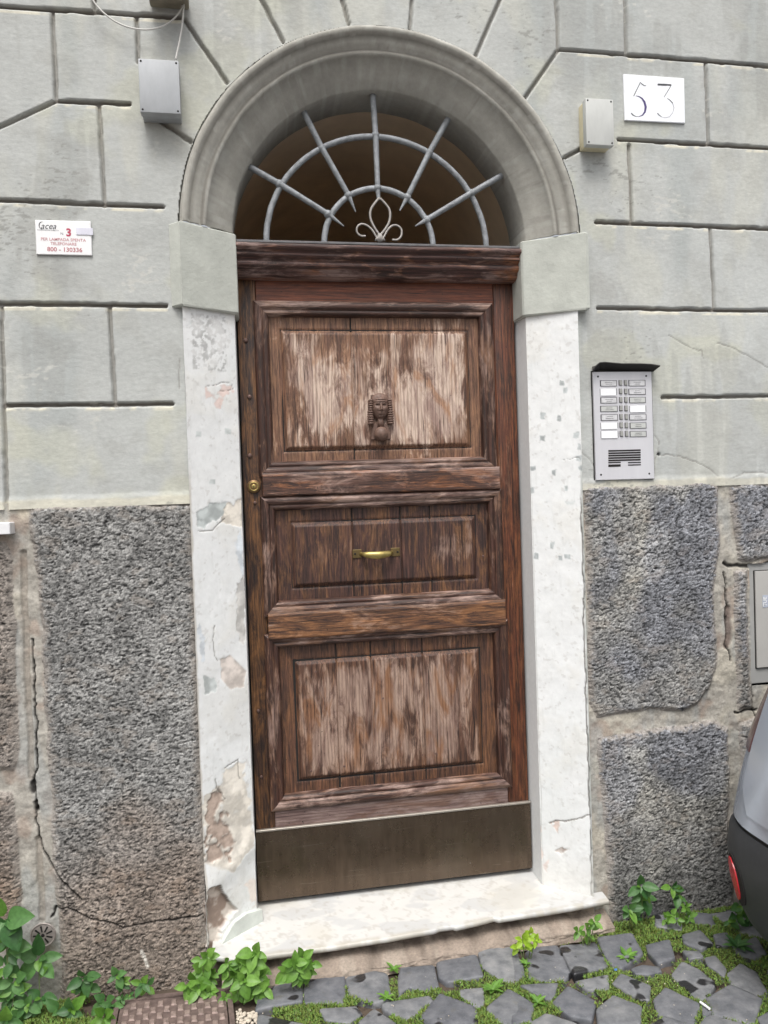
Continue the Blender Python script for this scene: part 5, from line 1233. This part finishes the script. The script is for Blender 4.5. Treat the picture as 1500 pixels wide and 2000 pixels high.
def weed(label, tips, kind, yw=-.03, grp='weeds along the foot of the wall', base=None, stemr=.0016, name='weed', low=.10):
    """tips: (px, py, leaf length px); the stems rise from the ground line below them"""
    xs0 = [P(t[0], t[1], yw)[0] for t in tips]
    bx = base[0] if base else sum(xs0) / len(xs0); by = base[1] if base else yw - .01
    w = thing(name, label, 'plant', (bx, by, GZ(bx, by) - .005), grp); bmS = bmesh.new()
    for (px, py, ln) in tips:
        y_ = yw - rp.uniform(0, .05); x, z = P(px, py, y_); z = max(z, GZ(x, y_) + .012); L = ln * .00215
        sx, sy = bx + (x - bx) * .55, by; zg = GZ(sx, sy) - .006
        if z < zg + .02: zg = z - .03
        pts = [Vector((sx, sy, zg)), Vector((sx + (x - sx) * .45, (sy + y_) / 2 - .006, zg + (z - zg) * .55)), Vector((x, y_, z))]
        tube(smooth([tuple(p_) for p_ in pts]), stemr, 5, bmS, False)
        nl = rp.choice((3, 4, 4, 5)); a0 = rp.uniform(0, 6.28)
        specs = [(a0 + k * 2 * math.pi / nl + rp.uniform(-.25, .25), rp.uniform(.15, .75), L * rp.uniform(.75, 1.1), 0) for k in range(nl)]
        specs += [(a0 + .6 + k * 2.1 + rp.uniform(-.3, .3), rp.uniform(.7, 1.2), L * rp.uniform(.35, .5), 0) for k in range(2)]
        if z - zg > .06: specs += [(rp.uniform(0, 6.28), rp.uniform(.1, .6), L * rp.uniform(.6, .95), rp.uniform(.35, .75)) for k in range(2)]
        for az, el, ll, back in specs:
            o0 = pts[2].lerp(pts[1], back); dv = dirn(az, el)
            if dv.z < -.3: dv.z *= .8
            nrm = Vector((rp.uniform(-.35, .35), -1, .75 + rp.uniform(-.3, .3))).normalized()
            X_ = dv.normalized(); Y_ = nrm.cross(X_)
            if Y_.length < .15: Y_ = Vector((1, 0, 0)).cross(X_)
            Y_.normalize(); Z_ = X_.cross(Y_)
            me = LM[(kind if rp.random() < .8 else ('L' if kind == 'D' else kind), rp.randrange(3))]
            lf = bpy.data.objects.new('leaf', me); COL.objects.link(lf); lf.parent = w
            loc = o0 + X_ * ll * .12 - w.location
            if loc.y + w.location.y > -.012: loc.y = -.012 - w.location.y
            lf.matrix_local = Matrix.Translation(loc) @ Matrix((X_, Y_, Z_)).transposed().to_4x4() @ Matrix.Scale(ll, 4)
    bm_obj('stem', bmS, M_stem, w, True)
    return w
weed('broad-leaved deep green weed rising in front of the round vent cover', [(76, 1872, 34)], 'D', -.045)
weed('deep green weed with pointed leaves at the left edge, above the others', [(10, 1795, 40), (14, 1820, 28), (22, 1840, 24)], 'D', -.06)
weed('thick clump of deep green weeds at the left edge below the vent', [(8, 1888, 30), (28, 1915, 28), (24, 1945, 28)], 'D', -.07)
weed('deep green weed hanging low at the left corner, under the vent clump', [(80, 1948, 24), (52, 1962, 20)], 'D', -.07)
weed('small-leaved weed at the bottom left corner of the picture', [(25, 1985, 22), (40, 1995, 20), (10, 2000, 24), (60, 1985, 20)], 'D', -.08)
weed('weed with round leaves between the left clump and the drain cover', [(116, 1980, 26), (142, 1972, 24)], 'D', -.07)
weed('deep green weed with drooping leaves on the stone left of the drain cover', [(164, 1908, 26), (172, 1925, 22)], 'D', -.03)
weed('small green weed just above the left end of the drain cover', [(228, 1905, 18), (240, 1915, 13)], 'D', -.03)
weed('small round-leaved weed above the middle of the drain cover', [(278, 1920, 17), (288, 1926, 15)], 'D', -.03)
weed('weed spilling over the left corner of the drain cover', [(206, 1960, 22), (220, 1972, 18), (238, 1950, 10), (252, 1945, 9)], 'D', -.08)
weed('single pale leafy weed at the bottom edge beside the drain cover', [(205, 1998, 22)], 'L', -.12)
weed('bright green weed climbing at the left end of the marble doorstep', [(405, 1868, 20), (398, 1895, 24), (410, 1900, 20), (395, 1875, 16)], 'L', -.07)
weed('bright green weed at the right end of the drain cover', [(378, 1915, 24), (388, 1930, 20), (400, 1925, 20), (365, 1925, 18), (412, 1935, 16)], 'L', -.10)
weed('bright green weed under the left part of the marble doorstep', [(458, 1888, 24), (445, 1880, 18), (470, 1880, 18), (455, 1905, 18)], 'L', -.115)
weed('tallest bright green weed in front of the left part of the doorstep', [(496, 1860, 22), (490, 1880, 24), (505, 1885, 20), (500, 1905, 20)], 'L', -.13)
weed('dense bright green weed clump in front of the doorstep', [(475, 1915, 22), (490, 1925, 22), (465, 1935, 20), (480, 1945, 20), (500, 1935, 22), (515, 1925, 20), (440, 1950, 12)], 'L', -.14)
weed('bright green weed right of the dense clump before the doorstep', [(575, 1880, 20), (590, 1872, 20), (583, 1892, 22), (600, 1895, 18), (562, 1895, 20), (608, 1880, 14)], 'L', -.15)
weed('tall broad-leaved green weed against the dark stone right of the doorstep', [(1250, 1730, 26), (1258, 1752, 24)], 'D', -.04, base=(P(1255, 1790)[0], -.05))
weed('lower broad-leaved green weed beside the right end of the doorstep', [(1228, 1776, 20), (1240, 1790, 14)], 'D', -.06)
weed('broad-leaved green weed in front of the right dark stone, left of the car', [(1312, 1732, 18), (1322, 1748, 18)], 'D', -.04, base=(P(1318, 1785)[0], -.05))
weed('small green weeds at the foot of the right stone', [(1310, 1785, 14), (1322, 1795, 14), (1340, 1770, 12), (1345, 1790, 14), (1300, 1795, 12)], 'L', -.08)
weed('round-leaved green weed beneath the car bumper', [(1447, 1768, 20), (1460, 1775, 18), (1435, 1785, 18), (1425, 1798, 16), (1465, 1800, 22)], 'D', -.14)
weed('yellow-green lettuce-like weed at the foot of the doorstep mortar', [(1020, 1835, 16), (1035, 1825, 14), (1012, 1848, 14), (1045, 1835, 12)], 'Y', -.16)
weed('bright weed tuft growing out of the doorstep mortar near its right end', [(1130, 1818, 14), (1150, 1810, 14), (1160, 1800, 14), (1145, 1825, 12)], 'L', -.13)
# flat rosettes in the joints
def rosette(label, px, py, ln, kind, n=9):
    x, y, z = Pz(px, py, GZ); w = thing('rosette_weed', label, 'plant', (x, y, z), 'rosette weeds between the cobbles')
    for k in range(n):
        a = k * 2 * math.pi / n + rp.uniform(-.3, .3); L = ln * .0017 * rp.uniform(.7, 1.15); X_ = Vector((math.cos(a), math.sin(a), rp.uniform(.25, .7))).normalized(); Y_ = Vector((0, 0, 1)).cross(X_).normalized(); Z_ = X_.cross(Y_)
        lf = bpy.data.objects.new('leaf', LM[(kind, 2)]); COL.objects.link(lf); lf.parent = w; lf.matrix_local = Matrix.Translation((0, 0, .002)) @ Matrix((X_, Y_, Z_)).transposed().to_4x4() @ Matrix.Diagonal((L, L * .7, L, 1))
rosette('green rosette weed between cobbles below the middle of the doorstep', 963, 1935, 28, 'L', 10)
rosette('green rosette weed between cobbles in front of the tall right weed', 1225, 1872, 26, 'L', 9)
rosette('spiky green rosette weed between cobbles near the car', 1440, 1850, 34, 'D', 10)
rosette('tiny green rosette below the yellow-green weed', 1028, 1885, 14, 'L', 7)
rosette('small green rosette left of the cobbles under the doorstep', 755, 1950, 18, 'L', 7)
rosette('small green rosette at the bottom edge by the long mossy joint', 1050, 1960, 18, 'L', 8)
rosette('small green rosette at the foot of the doorstep mortar, left half', 770, 1895, 18, 'L', 8)

# moss in the joints
rng = np.random.RandomState(9); n = 90000
x = rng.uniform(-.75, 2.3, n); y = rng.uniform(-.95, -.02, n)
allp = traced + far[:260]
ins = np.zeros(n, bool)
for p_ in allp:
    c = np.mean(p_, 0); m_ = np.hypot(x - c[0], y - c[1]) < .16
    if m_.any():
        ps = [(c[0] + (a - c[0]) * 1.03, c[1] + (b - c[1]) * 1.03) for a, b in p_]; ins[m_] |= sdpoly(x[m_], y[m_], ps) > 0
dens = fbm(x, y, 5, 3, 4); keep = ~ins & (dens > .40 + .12 * rng.rand(n)) & ~((x > -.5) & (x < .02) & (y > -.33)) & ~((y > -.17) & (x > -.15) & (x < 1.18))
keep |= (x > 1.2) & (y > -.17) & (rng.rand(n) < .55) & ~ins
keep |= (x > 1.0) & (rng.rand(n) < .8) & (fbm(x, y, 12, 3, 31) > .36) & ~ins
x, y = x[keep], y[keep]; k = len(x); big = (fbm(x, y, 7, 2, 15) > .52) | ((x > 1.2) & (y > -.17))
V = []; F = []
gzv = .04 + .08 * np.clip(-y, -.2, .6) - .006
for b in range(4):
    a = rng.uniform(0, 6.283, k); hgt = rng.uniform(.002, .006, k) * np.where(big, 1.6, 1.0); w = rng.uniform(.0012, .0026, k) * np.where(big, 1.4, 1.0); ox, oy = rng.normal(0, .003, k), rng.normal(0, .003, k)
    lx, ly = np.cos(a), np.sin(a); le = rng.uniform(.002, .007, k) * np.where(big, 1.5, 1)
    p0 = np.stack([x + ox - ly * w, y + oy + lx * w, gzv + rng.uniform(0, .004, k)], 1); p1 = np.stack([x + ox + ly * w, y + oy - lx * w, gzv + rng.uniform(0, .004, k)], 1); p2 = np.stack([x + ox + lx * le, y + oy + ly * le, gzv + .002 + hgt], 1)
    V.append(np.stack([p0, p1, p2], 1).reshape(-1, 3))
V = np.concatenate(V); F = np.arange(len(V)).reshape(-1, 3)
Cm = np.array([.075, .155, .025]) * rng.uniform(.5, 1.6, (len(F), 1)) + np.array([.06, .01, .0]) * rng.rand(len(F), 1); Cm = np.repeat(Cm, 3, 0)
def moss_mat():
    mt, nt, p = newmat('moss'); a = N(nt, 'ShaderNodeVertexColor'); a.layer_name = 'Col'; nt.links.new(a.outputs[0], p.inputs['Base Color']); p.inputs['Roughness'].default_value = .7; return mt
o = mesh_np('moss', V, F, moss_mat(), None, False, Cm); tag(o, 'yellow-green moss and tiny grass filling the joints between the cobbles', 'moss', None, 'stuff')

# pale gravel beside the drain cover, grit scattered in the joints
bm = bmesh.new(); rg = random.Random(3)
for i in range(150):
    if i < 90: px, py = rg.uniform(462, 502), rg.uniform(1968, 2040); s = rg.uniform(.003, .008)
    else: px, py = rg.uniform(500, 1480), rg.uniform(1880, 2010); s = rg.uniform(.001, .0022)
    x_, y_, z_ = Pz(px, py, GZ)
    r_ = bmesh.ops.create_icosphere(bm, subdivisions=1, radius=s)
    for v in r_['verts']: v.co = (x_ + v.co.x * rg.uniform(.8, 1.3), y_ + v.co.y * rg.uniform(.8, 1.3), z_ + (-.006 if i < 90 else .002) + v.co.z * .7)
o = bm_obj('gravel', bm, plain('pale_gravel', (.50, .44, .36), .85, 0, .35, 120)); tag(o, 'pale gravel and grit lying beside the drain cover and on the cobbles', 'gravel', None, 'stuff')
# cigarette end, scrap of blue plastic
x_, y_, z_ = Pz(1368, 1962, GZ); x2, y2, z2 = Pz(1386, 1975, GZ)
o = bm_obj('cigarette_end', tube([(x_, y_, z_ + .007), (x2, y2, z2 + .007)], .0036, 10), M_paper, None, True, 60); tag(o, 'white cigarette end lying in a joint between two cobbles', 'litter')
x_, y_, z_ = Pz(1203, 1896, GZ); bm = bmesh.new(); bmesh.ops.create_icosphere(bm, subdivisions=2, radius=.005)
for v in bm.verts: v.co = (x_ + v.co.x * rg.uniform(.6, 1.3), y_ + v.co.y * rg.uniform(.6, 1.2), z_ + .004 + v.co.z * rg.uniform(.4, .9))
o = bm_obj('plastic_scrap', bm, plain('blue_plastic', (.04, .16, .42), .4)); tag(o, 'tiny scrap of crumpled blue plastic between two cobbles', 'litter')
